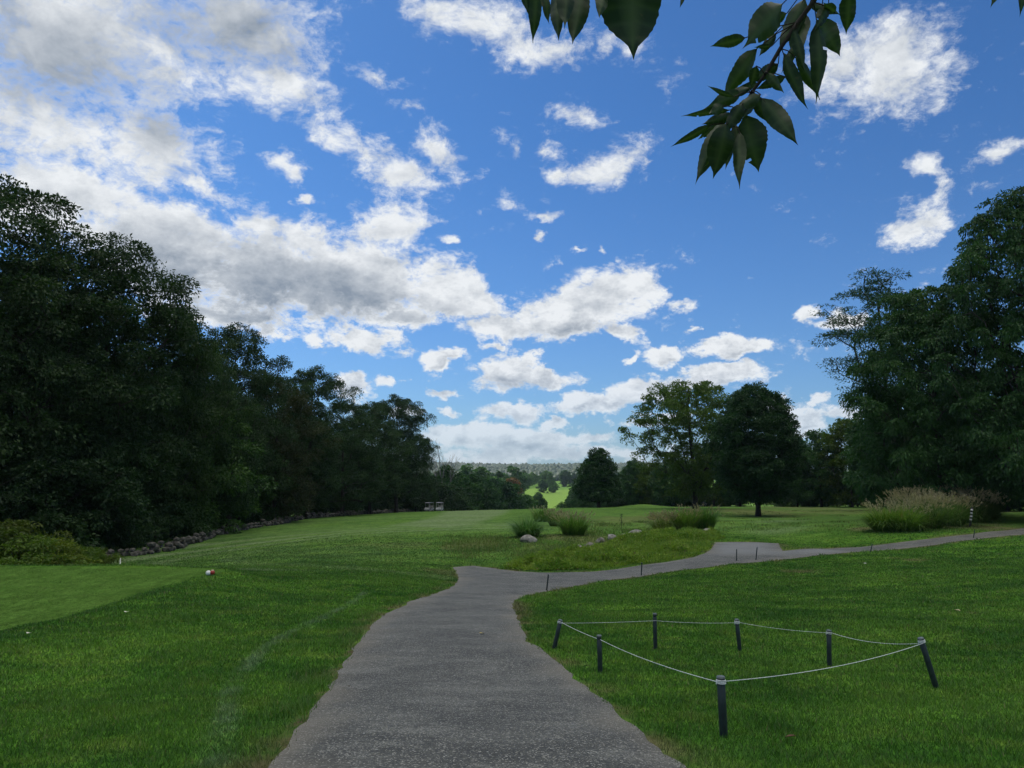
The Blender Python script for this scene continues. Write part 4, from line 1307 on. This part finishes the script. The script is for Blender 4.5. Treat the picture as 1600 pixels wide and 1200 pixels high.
for i, (u, vb, vt, w, nb, npl, c, pc, lab) in enumerate([
    (1384, 829, 791, 66, 1100, 60, (1.25,1.25,.8), (.9,.85,.8), 'yellow-green arching grass clump at the left end of the big plumed bed'),
    (1415, 829, 789, 60, 1000, 80, (1.15,1.25,.8), (.9,.85,.8), 'bright green arching grass clump second from the left in the big bed'),
    (1428, 818, 775, 64, 800, 260, (.7,.7,.6), (1.0,.9,.8), 'tall pinkish plumed grass at the back left of the big bed'),
    (1452, 825, 782, 60, 900, 200, (.65,.75,.6), (.95,.88,.78), 'dark grass clump with dull plumes in the middle of the big bed'),
    (1466, 815, 772, 64, 700, 260, (.7,.7,.6), (.85,.75,.68), 'tall tan plumed grass at the back middle of the big bed'),
    (1486, 822, 781, 60, 900, 180, (.75,.9,.7), (.82,.74,.66), 'arching green and tan clump just left of the striped post'),
    (1502, 812, 770, 60, 600, 260, (.7,.7,.6), (.95,.85,.75), 'pale plumed grass rising behind the striped post'),
    (1524, 816, 775, 56, 800, 240, (.5,.55,.5), (1.05,.95,.85), 'dark based clump with whitish plumes right of the striped post'),
    (1543, 812, 779, 46, 600, 160, (.6,.65,.5), (1.1,1.0,.9), 'whitish plumed clump at the right end of the big bed')]):
    clump_px(u, vb, vt, w, nb, npl, lab, 20 + i, col=c, pcol=pc, group=GB2)

# striped marker post in the bed
b = hit(1508, 823) + np.array([0, -.5, 0]); s = b[1] / 1201
root = empty('marker_post', b, 0, 'black and white banded slightly leaning post standing at the plumed grass bed', 'marker post')
g = Geo(); ax = np.array([.18, 0, 1.0]); ax /= np.linalg.norm(ax)
g.tube([ax * -.1, ax * 31 * s], .065, 12); g.build('post', simple('black_post', (.012, .012, .014), .5, .4), root)
for k in range(4):
    g = Geo(); z0 = (11 + k * 5.0) * s; g.tube([ax * z0, ax * (z0 + 2.2 * s)], .069, 12)
    g.build('white_band', simple('white_band', (.6, .6, .58), .6, .3), root)

ISL = hp([(786,889),(840,892),(930,890),(1000,881),(1060,874),(1100,864),(1112,850),(1128,840),(1118,832),(1060,831),(1010,838),(960,846),(905,858),(850,866),(800,878)])


def weeds():
    g = np.random.default_rng(44)
    P = np.array(ISL); lo, hi = P.min(0), P.max(0)
    x = g.uniform(lo[0], hi[0], 260000); y = g.uniform(lo[1], hi[1], 260000)
    sd = poly_sd(x, y, ISL) + .35 * fbm(x * .8, y * .8, 3, 5)
    ok = (sd > 0) & (poly_sd(x, y, PATH) < -.12)
    x, y, sd = x[ok][:120000], y[ok][:120000], sd[ok][:120000]
    n = len(x)
    hh = (.10 + .36 * sstep(fbm(x * 1.3, y * .9, 3, 6), -.2, .9)) * (.35 + .65 * sstep(sd, 0, .9))
    z = H(x, y) + hh * g.random(n) ** .6
    V, F = leaf_quads(g, np.stack([x, y, z - .05], 1), g.normal(size=(n, 3)) * .7 * np.array([1, 1, .5]) + np.array([0, -.2, .5]), g.uniform(.08, .21, n), g.uniform(.03, .075, n))
    # grassy stems
    m = 14000
    i = g.integers(0, n, m)
    Vr, Fr, _ = ribbons(g, np.stack([x[i], y[i], H(x[i], y[i])], 1), g.uniform(0, 6.28, m), g.uniform(.2, 1.5, m), (hh[i] + .1) * g.uniform(.9, 1.5, m), np.full(m, .018), seg=3)
    o = mesh_np('ground_cover', np.concatenate([V, Vr]), np.concatenate([F, Fr + len(V)]), M['weed'])
    tag(o, 'leafy yellow-green weeds covering the bank beyond the path', 'ground cover', kind='stuff')


weeds()


def rough():
    """unmown dry tufts round the island, the foot of the wall and along the worn patches"""
    g = np.random.default_rng(71)
    xs, ys, hs = [], [], []
    for (u0, u1, v0, v1, n, h) in [(720, 900, 838, 872, 5200, .14), (880, 1060, 815, 850, 5200, .16), (1000, 1330, 798, 830, 4200, .14), (1360, 1560, 812, 832, 3000, .12), (690, 790, 838, 862, 1500, .18)]:
        k = 0
        us = g.uniform(u0, u1, 90); vs = g.uniform(v0, v1, 90)
        c = np.array([hit(a, b)[:2] for a, b in zip(us, vs)])
        i = g.integers(0, 90, n)
        p = c[i] + g.normal(size=(n, 2)) * np.array([.35, .8])
        xs.append(p[:, 0]); ys.append(p[:, 1]); hs.append(np.full(n, h))
    x, y, hh = map(np.concatenate, (xs, ys, hs))
    ok = poly_sd(x, y, PATH) < -.15
    x, y, hh = x[ok], y[ok], hh[ok]; n = len(x)
    V, F, _ = ribbons(g, np.stack([x, y, H(x, y)], 1), g.uniform(0, 6.28, n), g.uniform(.2, 1.6, n), hh * g.uniform(.5, 1.4, n), .018 + .0002 * y, seg=3)
    o = mesh_np('rough_grass', V, F, M['rough'])
    tag(o, 'longer unmown rough grass tufts round the island and beds', 'rough grass', kind='stuff')


M['rough'] = leafy('rough_grass', (.075, .140, .028), (.180, .190, .060), trans=.35, objcol=False, dead=(.24, .19, .11))
rough()

M['rock'] = simple('rock', (.235, .218, .190), .9, .2, .45, 3.5, bump=.6)
M['rock_dark'] = simple('rock_dark', (.150, .137, .112), .9, .2, .45, 3.5, bump=.6)


def rock_bm(seed, sx, sy, sz, sub=3):
    g = np.random.default_rng(seed); bm = bmesh.new()
    bmesh.ops.create_icosphere(bm, subdivisions=sub, radius=1)
    pl = [(unit(g.normal(size=3)), g.uniform(.55, .9)) for _ in range(9)]
    for v in bm.verts:
        p = np.array(v.co)
        for nrm, dd in pl:
            k = p.dot(nrm)
            if k > dd: p = p - nrm * (k - dd) * .9
        p *= 1 + .05 * math.sin(p[0] * 9 + seed) * math.sin(p[1] * 8)
        v.co = Vector((p[0] * sx, p[1] * sy, p[2] * sz))
    return bm


GRK = 'rocks on the island beyond the path'
for i, (u, v, w, h, m, lab) in enumerate([
    (826, 847, 27, 10, 'rock', 'pale grey boulder alone on the left of the island'),
    (992, 838, 32, 10, 'rock', 'largest grey rock at the upper right end of the rock pile'),
    (958, 843, 24, 8, 'rock', 'mid-sized grey rock in the middle of the rock pile'),
    (974, 841, 16, 6, 'rock_dark', 'small dark rock wedged left of the largest rock'),
    (938, 848, 18, 7, 'rock_dark', 'dark weathered rock in the lower middle of the pile'),
    (920, 855, 22, 7, 'rock_dark', 'brownish rock near the lower left of the pile'),
    (903, 858, 16, 5, 'rock_dark', 'small brown rock at the lower left end of the pile'),
    (1010, 836, 12, 5, 'rock_dark', 'small rock at the right end of the pile'),
    (1106, 832, 24, 5, 'rock', 'flat pale rock below the dark green grass clump')]):
    p = hit(u, v); s = p[1] / 1201
    G = Geo(); G.bm(rock_bm(30 + i, w * s / 2, w * s / 2.4, h * s))
    o = G.build('rock', M[m], smooth=False); o.location = p + np.array([0, 0, .06]); o.rotation_euler = (0, 0, i * 1.1)
    tag(o, lab, 'rock', GRK)

# dry-stone wall along the forest edge
G = Geo(); gw = np.random.default_rng(8)
WL = [(150,43),(232,46.5),(320,57),(400,73),(480,93),(560,126),(640,166),(665,185)]
wp = np.array([uvd(u, d)[:2] for u, d in WL]) + np.array([.3, 0])
seg = np.linalg.norm(np.diff(wp, axis=0), axis=1); cum = np.concatenate([[0], seg.cumsum()])
t = 0
while t < cum[-1]:
    x = np.interp(t, cum, wp[:, 0]); y = np.interp(t, cum, wp[:, 1])
    wob = .35 * math.sin(t * .21)
    for lay in range(3):
        if (lay == 2 and gw.random() < .75) or gw.random() < .12: continue
        r = gw.uniform(.15, .32)
        bm = rock_bm(int(t * 10) * 3 + lay, r * gw.uniform(.9, 1.4), r * 1.1, r * .75, sub=1)
        px, py = x + wob + gw.normal() * .16, y + gw.normal() * .1
        bm.transform(Matrix.Translation((px, py, h1(px, py) + .12 + lay * .22)) @ Matrix.Rotation(gw.uniform(0, 3), 4, 'Z'))
        G.bm(bm)
    t += .42
o = G.build('stone_wall', simple('wall_stone', (.10, .093, .078), .95, .1, .5, 3.0, bump=.6), smooth=False)
tag(o, 'low rough dry-stone wall running along the foot of the left forest', 'stone wall')

# yellowish shrubs at the far left behind the tee
YS = [tree_meshes(401, 2.2, 1.6, .0, 'low', 46, 170, .15, .50, .04, lump=.3, leafmat='leaf_warm', sides=4),
      tree_meshes(402, 1.6, 1.5, .0, 'low', 40, 170, .14, .45, .03, lump=.35, leafmat='leaf_warm', sides=4)]
for k, u, v, d, c, lab in [(0, -30, 800, 32, (.6,.62,.55), 'tall green shrub cut by the left edge of the picture'),
                           (0, 25, 812, 34, (.75,.7,.6), 'tallest yellow-green shrub at the far left behind the tee'),
                           (1, 55, 838, 32, (1.0,1.1,.9), 'low green-yellow shrub in the left row behind the tee'),
                           (1, 90, 842, 33, (1.4,1.2,.7), 'yellowest low shrub in the row behind the tee'),
                           (1, 125, 850, 35, (1.0,1.1,.8), 'low green shrub toward the right of the yellow row'),
                           (1, 160, 856, 37, (.9,.9,.7), 'small dull shrub at the right end of the yellow row')]:
    stand('shrub', YS[k], u, v, d, 2.2 if k == 0 else 1.6, lab, wx=1.2, col=c, group='yellowish shrubs behind the tee', cat='shrub')

# tee marker, peg, sapling stick
b = hit(328, 899)
root = empty('tee_marker', b, 0, 'white and red ball tee marker on the left tee', 'tee marker')


def ball(c, r, name, m):
    bm = bmesh.new(); bmesh.ops.create_uvsphere(bm, u_segments=24, v_segments=16, radius=r)
    bm.transform(Matrix.Translation(c)); G = Geo(); G.bm(bm); return G.build(name, m, root)


ball((-.045, 0, .062), .066, 'ball', simple('white_paint', (.75, .75, .70), .4, .5, .08))
ball((.052, .03, .070), .062, 'ball', simple('red_paint', (.32, .03, .02), .4, .5, .1))
g = Geo(); g.tube([(.052, .03, .128), (.052, .03, .140)], [.035, .028], 14); g.build('cap', simple('tan_paint', (.55, .42, .28), .5, .4, .1), root)
g = Geo(); g.box((0, .01, .004), (.17, .09, .014), bevel=.004); g.build('base', simple('dark_base', (.02, .02, .02), .6, .3), root)
p = np.array(uvd(204, 23.3)); g = Geo(); g.tube([(0, 0, -.05), (0, 0, .20), (0, 0, .21)], [.018, .018, .010], 8)
o = g.build('marker_peg', simple('cream_paint', (.62, .60, .50), .6, .3, .1)); o.location = p
tag(o, 'short cream white peg standing in the grass lip behind the tee', 'marker peg')
p = hit(971, 826); root = empty('sapling', p, 0, 'thin young sapling stick standing alone between the island grasses', 'sapling')
g = Geo(); g.tube([(0, 0, -.05), (.02, 0, .5), (0, .01, 1.0)], [.018, .014, .006], 6)
for k in range(7): g.tube([(0.01, 0, .35 + k * .08), (.09 * math.cos(k * 2.2), .09 * math.sin(k * 2.2), .45 + k * .09)], [.006, .003], 4)
g.build('stem', M['bark'], root)
gg = np.random.default_rng(6); n = 60
V, F = leaf_quads(gg, np.stack([gg.normal(size=n) * .06, gg.normal(size=n) * .06, gg.uniform(.35, 1.05, n)], 1), gg.normal(size=(n, 3)), np.full(n, .09), np.full(n, .04))
mesh_np('leaves', V, F, M['leaf'], root)


# golf carts
def cart(loc, rz, label, s=1.0):
    root = empty('golf_cart', loc, rz, label, 'golf cart', 'parked golf carts')
    white = simple('cart_white', (.36, .36, .37), .35, .5, .05); dark = simple('cart_dark', (.02, .02, .022), .5, .4)
    grey = simple('cart_seat', (.35, .33, .30), .7, .3); metal = simple('cart_metal', (.5, .5, .5), .3, .5, metal=.8)
    # x = forward
    def prism(name, prof, y0, y1, m, par):
        bm = bmesh.new()
        a = [bm.verts.new((x, y0, z)) for x, z in prof]; c = [bm.verts.new((x, y1, z)) for x, z in prof]
        bm.faces.new(a); bm.faces.new(c[::-1])
        for i in range(len(prof)): j = (i + 1) % len(prof); bm.faces.new((a[j], a[i], c[i], c[j]))
        bmesh.ops.recalc_face_normals(bm, faces=bm.faces[:])
        bmesh.ops.bevel(bm, geom=bm.edges[:], offset=.025, segments=2, affect='EDGES')
        G = Geo(); G.bm(bm); return G.build(name, m, par, smooth=False)
    prism('body', [(-1.1, .35), (-1.15, .75), (-.55, .85), (-.5, .62), (-.05, .60), (0, .30), (.55, .28), (.62, .80), (.78, .86), (1.12, .62), (1.18, .35), (.6, .22), (-.9, .24)], -.52, .52, white, root)
    prism('seat', [(-.52, .62), (-.02, .62), (0, .74), (-.50, .74)], -.50, .50, grey, root)
    prism('backrest', [(-.55, .80), (-.47, .78), (-.58, 1.22), (-.66, 1.20)], -.50, .50, grey, root)
    prism('roof', [(-.95, 1.80), (-.8, 1.87), (.7, 1.88), (.85, 1.80), (.8, 1.775), (-.9, 1.775)], -.58, .58, dark if s < 0 else simple('cart_roof', (.30, .30, .31), .5, .4), root)
    for sx, x0, x1 in ((1, .72, .58), (-1, -.70, -.78)):
        for sy in (-.5, .5):
            g = Geo(); g.tube([(x0, sy, .80), (x1, sy, 1.79)], .02, 8); g.build('roof_post', metal, root)
    g = Geo(); g.tube([(.62, -.22, .82), (.42, -.22, 1.05)], .02, 8)
    th = np.linspace(0, 6.283, 17); g.tube([(.40 + .10 * math.cos(a), -.22 + .17 * math.sin(a), 1.06 + .12 * math.cos(a)) for a in th], .014, 6); g.build('steering_wheel', dark, root)
    for x in (.80, -.78):
        for y in (-.50, .50):
            g = Geo(); g.tube([(x, y - .09, .23), (x, y - .08, .23), (x, y + .08, .23), (x, y + .09, .23)], [.19, .23, .23, .19], 20)
            w = g.build('wheel', dark, root)
            g = Geo(); yy = y + (.092 if y > 0 else -.092); g.tube([(x, yy - .006, .23), (x, yy + .006, .23)], [.11, .10], 14); g.build('rim', white, w)
    for y in (-.35, .35):
        bm = bmesh.new(); bmesh.ops.create_uvsphere(bm, u_segments=12, v_segments=8, radius=.07)
        bm.transform(Matrix.Translation((1.05, y, .66)) @ Matrix.Diagonal((.5, 1.2, .8, 1))); G = Geo(); G.bm(bm)
        G.build('headlight', simple('lamp_glass', (.8, .8, .75), .2, .6, .05), root)
    return root


for u, v, rz, lab in [(673, 802, R(-115), 'left one of the two golf carts parked at the end of the treeline'),
                      (689, 802, R(-100), 'right one of the two golf carts parked at the end of the treeline')]:
    x, y, z = uvd(u, 162)
    cart((x, y, z), rz, lab)
x, y, z = uvd(1090, 158)
cart((x, y, z), R(180), 'white golf cart half hidden behind the forked tree trunk')

# small litter on turf and path
def leaf_litter(u, v, L, col, label, seed):
    g = np.random.default_rng(seed); p = hit(u, v)
    n = 1; G = Geo()
    t = np.linspace(0, 1, 7); w = np.sin(np.pi * t ** .8) * L * .32
    V = np.concatenate([np.stack([t * L - L / 2, w, .012 + .25 * w], 1), np.stack([t * L - L / 2, t * 0, .008 + .03 * np.sin(t * 3) * L], 1), np.stack([t * L - L / 2, -w, .012 + .25 * w], 1)])
    F = [[i, i + 1, i + 8, i + 7] for i in range(6)] + [[i + 7, i + 8, i + 15, i + 14] for i in range(6)]
    G.add(V, np.array(F)); o = G.build('fallen_leaf', simple('dry_leaf', col, .8, .2, .3, 20))
    o.location = p + np.array([0, 0, .03]); o.rotation_euler = (g.uniform(-.2, .2), g.uniform(-.2, .2), g.uniform(0, 6))
    tag(o, label, 'fallen leaf')


leaf_litter(753, 994, .10, (.42, .33, .08), 'yellow fallen leaf lying in the middle of the path', 1)
leaf_litter(197, 960, .12, (.6, .58, .45), 'pale fallen leaf on the grass below the tee edge', 2)
leaf_litter(44, 994, .10, (.6, .58, .45), 'pale fallen leaf at the near left corner of the tee', 3)
leaf_litter(1352, 882, .11, (.7, .68, .6), 'pale scrap on the lawn left of the right side path', 4)
leaf_litter(1236, 1161, .07, (.10, .05, .03), 'dark curled leaf in the grass right of the nearest stake', 5)
leaf_litter(1496, 957, .11, (.45, .38, .22), 'tan leaf on the right lawn behind the leaning stake', 6)
leaf_litter(608, 955, .07, (.12, .08, .05), 'dark leaf at the left edge of the path', 7)
leaf_litter(545, 1079, .06, (.08, .06, .04), 'small dark leaf on the left side of the path', 8)

# ------------------------------------------------------------------ overhanging tree: its nearest twigs reach into the picture
M['near_leaf'] = None


def near_leaf_fn(g, out):
    isl = g.n('ShaderNodeNewGeometry').outputs['Random Per Island']
    pos = g.n('ShaderNodeTexCoord').outputs['Object']
    n = g.noise(pos, 60, 4, .6).outputs['Fac']
    c = g.mix(isl, (.010, .028, .008, 1), (.026, .052, .013, 1))
    vein = g.n('ShaderNodeAttribute', attribute_name='vein').outputs['Fac']
    c = g.mix(g.m('MULTIPLY', vein, .5), c, (.09, .13, .05, 1))
    c = g.mix(g.ss(n, .62, .75), c, (.075, .065, .025, 1))
    p = g.n('ShaderNodeBsdfPrincipled', {'Base Color': c, 'Roughness': .45, 'Specular IOR Level': .35})
    t = g.n('ShaderNodeBsdfTranslucent', {'Color': g.mix(1.0, c, (1.0, 1.5, .5, 1), 'MULTIPLY')})
    m = g.n('ShaderNodeMixShader', {0: .26, 1: p.outputs[0], 2: t.outputs[0]})
    g.t.links.new(m.outputs[0], out.inputs[0])


M['near_leaf'] = mat('near_leaf', near_leaf_fn)
LV, LF, LA = [], [], []


def big_leaf(b, t, w, roll, seed, bend=.18, side=0.0):
    """ovate, pointed, toothed leaf from b to t; w = widest"""
    g = np.random.default_rng(seed)
    b, t = np.array(b), np.array(t); ax = t - b; L = np.linalg.norm(ax); ax /= L
    view = unit((b + t) / 2 - CAM)
    s0 = unit(np.cross(ax, view)); n0 = np.cross(s0, ax)
    s = s0 * math.cos(roll) + n0 * math.sin(roll); n = np.cross(s, ax)
    K = 26; ts = np.linspace(0, 1, K); prof = np.interp(ts, [0, .05, .12, .25, .38, .5, .62, .72, .80, .87, .93, 1], [.03, .28, .62, .93, 1, .95, .80, .60, .40, .19, .08, 0])
    rows = []; vn = []
    for i, tt in enumerate(ts):
        c = b + ax * L * tt + s * side * L * math.sin(math.pi * tt) + n * (bend + .12 * math.sin(seed * 2.3)) * L * (tt ** 2 - tt * .6) + s * .05 * L * math.sin(seed * 1.7) * tt ** 2
        hw = w / 2 * prof[i] * (.76 if w < .045 else .92)
        for j, q in enumerate((-1, -.5, 0, .5, 1)):
            tooth = (1 + (.05 * (i % 2) + g.uniform(-.03, .03))) if abs(q) == 1 else 1
            rows.append(c + s * hw * q * tooth + n * (abs(q) ** 1.3) * hw * .38 + n * .004 * w * math.sin(i * 1.7) + n * .06 * w * abs(q) * math.sin(i * .45 + seed))
            vn.append(1.0 if j == 2 else (.35 if (i % 4 == 0) else 0.))
    off = sum(len(v) for v in LV)
    LV.append(np.array(rows)); LA.append(np.array(vn))
    f = [[i * 5 + j, i * 5 + j + 1, (i + 1) * 5 + j + 1, (i + 1) * 5 + j] for i in range(K - 1) for j in range(4)]
    if seed % 5 == 1 and seed < 60:   # insect-eaten notch
        k0 = int(g.integers(8, 20)); j0 = 0 if g.random() < .5 else 3
        f = [q for q in f if not (q[0] // 5 == k0 and q[0] % 5 == j0)]
    LF.append(np.array(f) + off)


def z7(x, y): return (800 + x * .34375, y * .34375)


twig = Geo()
Zs = [((1060,172),(898,214),78,.3),((1232,15),(1062,192),150,.2),((1330,-10),(1212,238),125,-.4),((1350,25),(1505,52),70,.5),((1535,-40),(1520,158),105,.3),
      ((1405,80),(1482,262),125,-.3),((1385,100),(1412,455),115,.5),((1315,100),(1268,240),80,.2),((1232,240),(1326,505),92,-.5),((1290,262),(1415,452),78,.6),
      ((1138,448),(1312,645),120,.2),((1062,525),(1118,778),165,-.2),((1112,222),(958,436),125,.3),((1210,290),(1078,378),85,-.3),((1245,350),(1108,415),66,.4),
      ((1045,418),(884,488),92,.1),((990,500),(768,524),50,.5),((1005,520),(862,566),72,-.2),((905,566),(724,676),52,.3),((965,540),(820,826),118,-.3),
      ((975,560),(915,812),130,.3),((1000,588),(980,772),64,.2),((1035,600),(1030,840),84,-.3),((1112,440),(1055,525),66,.5),((1110,300),(1085,402),60,.1),
      ((1010,440),(880,400),34,.4),((1180,210),(1100,215),30,.2),((1470,60),(1420,10),60,.2),((1130,430),(1010,500),80,-.5),((960,480),(905,520),70,.2),
      ((1280,130),(1330,330),70,.4),((1200,150),(1120,250),60,-.2),((1160,330),(1240,420),66,.5),((1100,430),(1170,560),80,.3),((1050,470),(960,600),90,-.3),
      ((1010,560),(1060,700),60,.6),((940,560),(850,640),50,.2),((1120,380),(1010,420),60,.4),((1080,400),(940,440),70,-.6),((1250,60),(1150,120),70,.3),((1290,200),(1230,330),60,-.4),((1440,20),(1380,130),80,.3),((985,600),(870,770),70,.6),((1330,60),(1300,260),90,-.6)]
D0 = 1.22
rr_ = np.random.default_rng(19)
stem = [((1430,-160),1.16),((1370,10),1.2),((1300,100),1.21),((1220,220),1.22),((1150,340),1.23),((1090,420),1.235),((1040,510),1.24),((1008,575),1.25)]
SP = np.array([at(*z7(*p), d) for p, d in stem])
twig.tube(SP, [.0052, .0045, .0040, .0036, .0032, .0028, .0022, .0012], 8)
for i, (b, t, w, roll) in enumerate(Zs):
    d1 = D0 + rr_.uniform(-.04, .05); d2 = d1 + rr_.uniform(-.04, .04)
    B, T_ = at(*z7(*b), d1), at(*z7(*t), d2)
    big_leaf(B, T_, w * .34375 / 1201 * D0, roll, i)
    j = np.argmin(np.linalg.norm(SP - B, axis=1) + np.where(SP[:, 2] < B[2], .05, 0))
    twig.tube([SP[j], (SP[j] + B) / 2 + np.array([0, 0, .004]), B, B + (T_ - B) * .1], [.0011, .0009, .0009, .0006], 5)
# nearer cluster further left
DL = .95
CL = [((120,-90),(86,192),100,.3),((205,-60),(205,170),105,-.3),((325,-110),(290,212),150,.25),((250,-100),(240,120),120,.4),((545,-200),(534,262),330,.1),((60,-60),(72,62),60,.5),((785,-40),(768,34),26,.2)]
CL += [((420,-80),(395,70),110,.4),((150,-60),(165,110),70,.6)]
S2 = np.array([at(*z7(1330, -330), 1.12), at(*z7(900, -330), 1.02), at(*z7(560, -200), .96), at(*z7(300, -150), .95), at(*z7(100, -110), .95)])
twig.tube(S2, [.006, .005, .004, .003, .0015], 8)
for i, (b, t, w, roll) in enumerate(CL):
    d1 = DL + rr_.uniform(-.02, .03)
    B, T_ = at(*z7(*b), d1), at(*z7(*t), d1 + rr_.uniform(-.03, .02))
    big_leaf(B, T_, w * .34375 / 1201 * DL, roll, 60 + i, bend=.1)
    j = np.argmin(np.linalg.norm(S2 - B, axis=1)); twig.tube([S2[j], B, B + (T_ - B) * .1], [.0012, .001, .0006], 5)
# the limb and trunk these twigs hang from, above and behind the photographer
TR = np.array([2.9, -1.6, h1(2.9, -1.6)])
limb = np.array([TR + [-.05, .05, 2.5], [2.2, -.6, 3.1], [1.5, .3, 3.15], [.95, .95, 2.85], [.80, 1.15, 2.62]])
tk = Geo()
tk.tube([TR + [0, 0, -.3], TR + [0, 0, .1], TR + [.02, 0, 1.2], TR + [-.05, .05, 2.5], TR + [.1, -.1, 4.2], TR + [.3, -.3, 6.0]], [.24, .19, .16, .14, .10, .03], 14)
tk.tube(limb, [.075, .055, .04, .022, .010], 10)
twig.tube([limb[-1], (limb[-1] + SP[0]) / 2, SP[0]], [.010, .007, .0052], 8)
twig.tube([limb[-2], (limb[-2] + S2[0]) / 2 + [0, 0, .05], S2[0]], [.012, .009, .006], 8)
# (1555, 0): tip of one more leaf
B = at(1572, -45, 1.3); T_ = at(1547, 9, 1.3); big_leaf(B, T_, .03, .2, 90); B2 = at(1600, -40, 1.3); big_leaf(B2, at(1598, 22, 1.3), .02, .2, 91)
twig.tube([limb[-2], (limb[-2] + B) / 2 + [.05, 0, .1], B + [.02, 0, .01]], [.008, .005, .002], 6)
# leaves along the limb, all above the view
for i in range(170):
    t = rr_.uniform(0, 1) ** .7; k = t * 3.6; a = int(k); f = k - a
    c = limb[a] * (1 - f) + limb[min(a + 1, 4)] * f + rr_.normal(size=3) * np.array([.35, .3, .22]) + np.array([.1, -.1, .25])
    r_ = c - CAM
    if r_[1] > .02 and (r_[2] / r_[1] < .74) and abs(r_[0] / r_[1]) < .9: continue
    big_leaf(c, c + unit(rr_.normal(size=3) * .5 + np.array([0, 0, -.9])) * rr_.uniform(.07, .1), .04, rr_.uniform(-1, 1), 100 + i)
root = empty('overhanging_tree', tuple(TR), 0, 'tree whose leafy twigs hang into the top of the picture', 'tree')


def under(o):
    o.parent = root; o.matrix_parent_inverse = Matrix.Translation(-Vector(TR)); return o


under(tk.build('trunk', M['bark'])); under(twig.build('twigs', simple('twig_bark', (.035, .028, .022), .8, .2, .3, 40)))
under(mesh_np('crown', np.concatenate(LV), np.concatenate(LF), M['near_leaf'], smooth=True, attrs={'vein': np.concatenate(LA)}))


# ------------------------------------------------------------------ cloud mesh added out of view to shade the near course; and the air
def shade_cloud():
    g = np.random.default_rng(12); G = Geo()
    ALT = 900
    off = np.array([sun_dir.x, sun_dir.y]) / sun_dir.z * ALT
    c = np.array([-5.0, 110.0]) + off
    for i in range(150):
        a = g.uniform(0, 6.28); rr = math.sqrt(g.random())
        p = c + np.array([math.cos(a) * rr * 205, math.sin(a) * rr * 225])
        bm = bmesh.new()
        bmesh.ops.create_icosphere(bm, subdivisions=3, radius=1)
        r = g.uniform(32, 58) * (1.15 - .4 * rr)
        for v in bm.verts:
            k = 1 + .14 * math.sin(v.co.x * 5 + i) * math.sin(v.co.y * 4 + 2 * i)
            v.co = Vector((v.co.x * r * k, v.co.y * r * k, v.co.z * r * (.30 if v.co.z < 0 else .8) * k))
        bm.transform(Matrix.Translation((p[0], p[1], ALT)))
        G.bm(bm)
    for gx_ in np.linspace(-1, 1, 9):
        for gy_ in np.linspace(-1, 1, 9):
            if gx_ ** 2 + gy_ ** 2 > 1: continue
            bm = bmesh.new(); bmesh.ops.create_icosphere(bm, subdivisions=3, radius=1)
            for v in bm.verts: v.co = Vector((v.co.x * 46, v.co.y * 50, v.co.z * 26))
            bm.transform(Matrix.Translation((c[0] + gx_ * 185, c[1] + gy_ * 205, ALT)))
            G.bm(bm)

    def cf(g_, out):
        d = g_.n('ShaderNodeBsdfDiffuse', {'Color': (.95, .96, .98, 1)})
        g_.t.links.new(d.outputs[0], out.inputs[0])
    o = G.build('cloud', mat('cloud', cf))
    tag(o, kind='structure')


shade_cloud()


def haze_box():
    def hf(g_, out):
        v = g_.n('ShaderNodeVolumePrincipled', {'Color': (.70, .84, 1, 1), 'Density': HAZE, 'Anisotropy': .0})
        g_.t.links.new(v.outputs[0], out.inputs['Volume'])
    G = Geo(); G.box((0, 1500, 60), (9000, 7600, 200))
    o = G.build('haze', mat('haze', hf), smooth=False)
    tag(o, 'thin pale air haze over the whole course', 'haze', kind='stuff')


HAZE = .000085
if HAZE: haze_box()
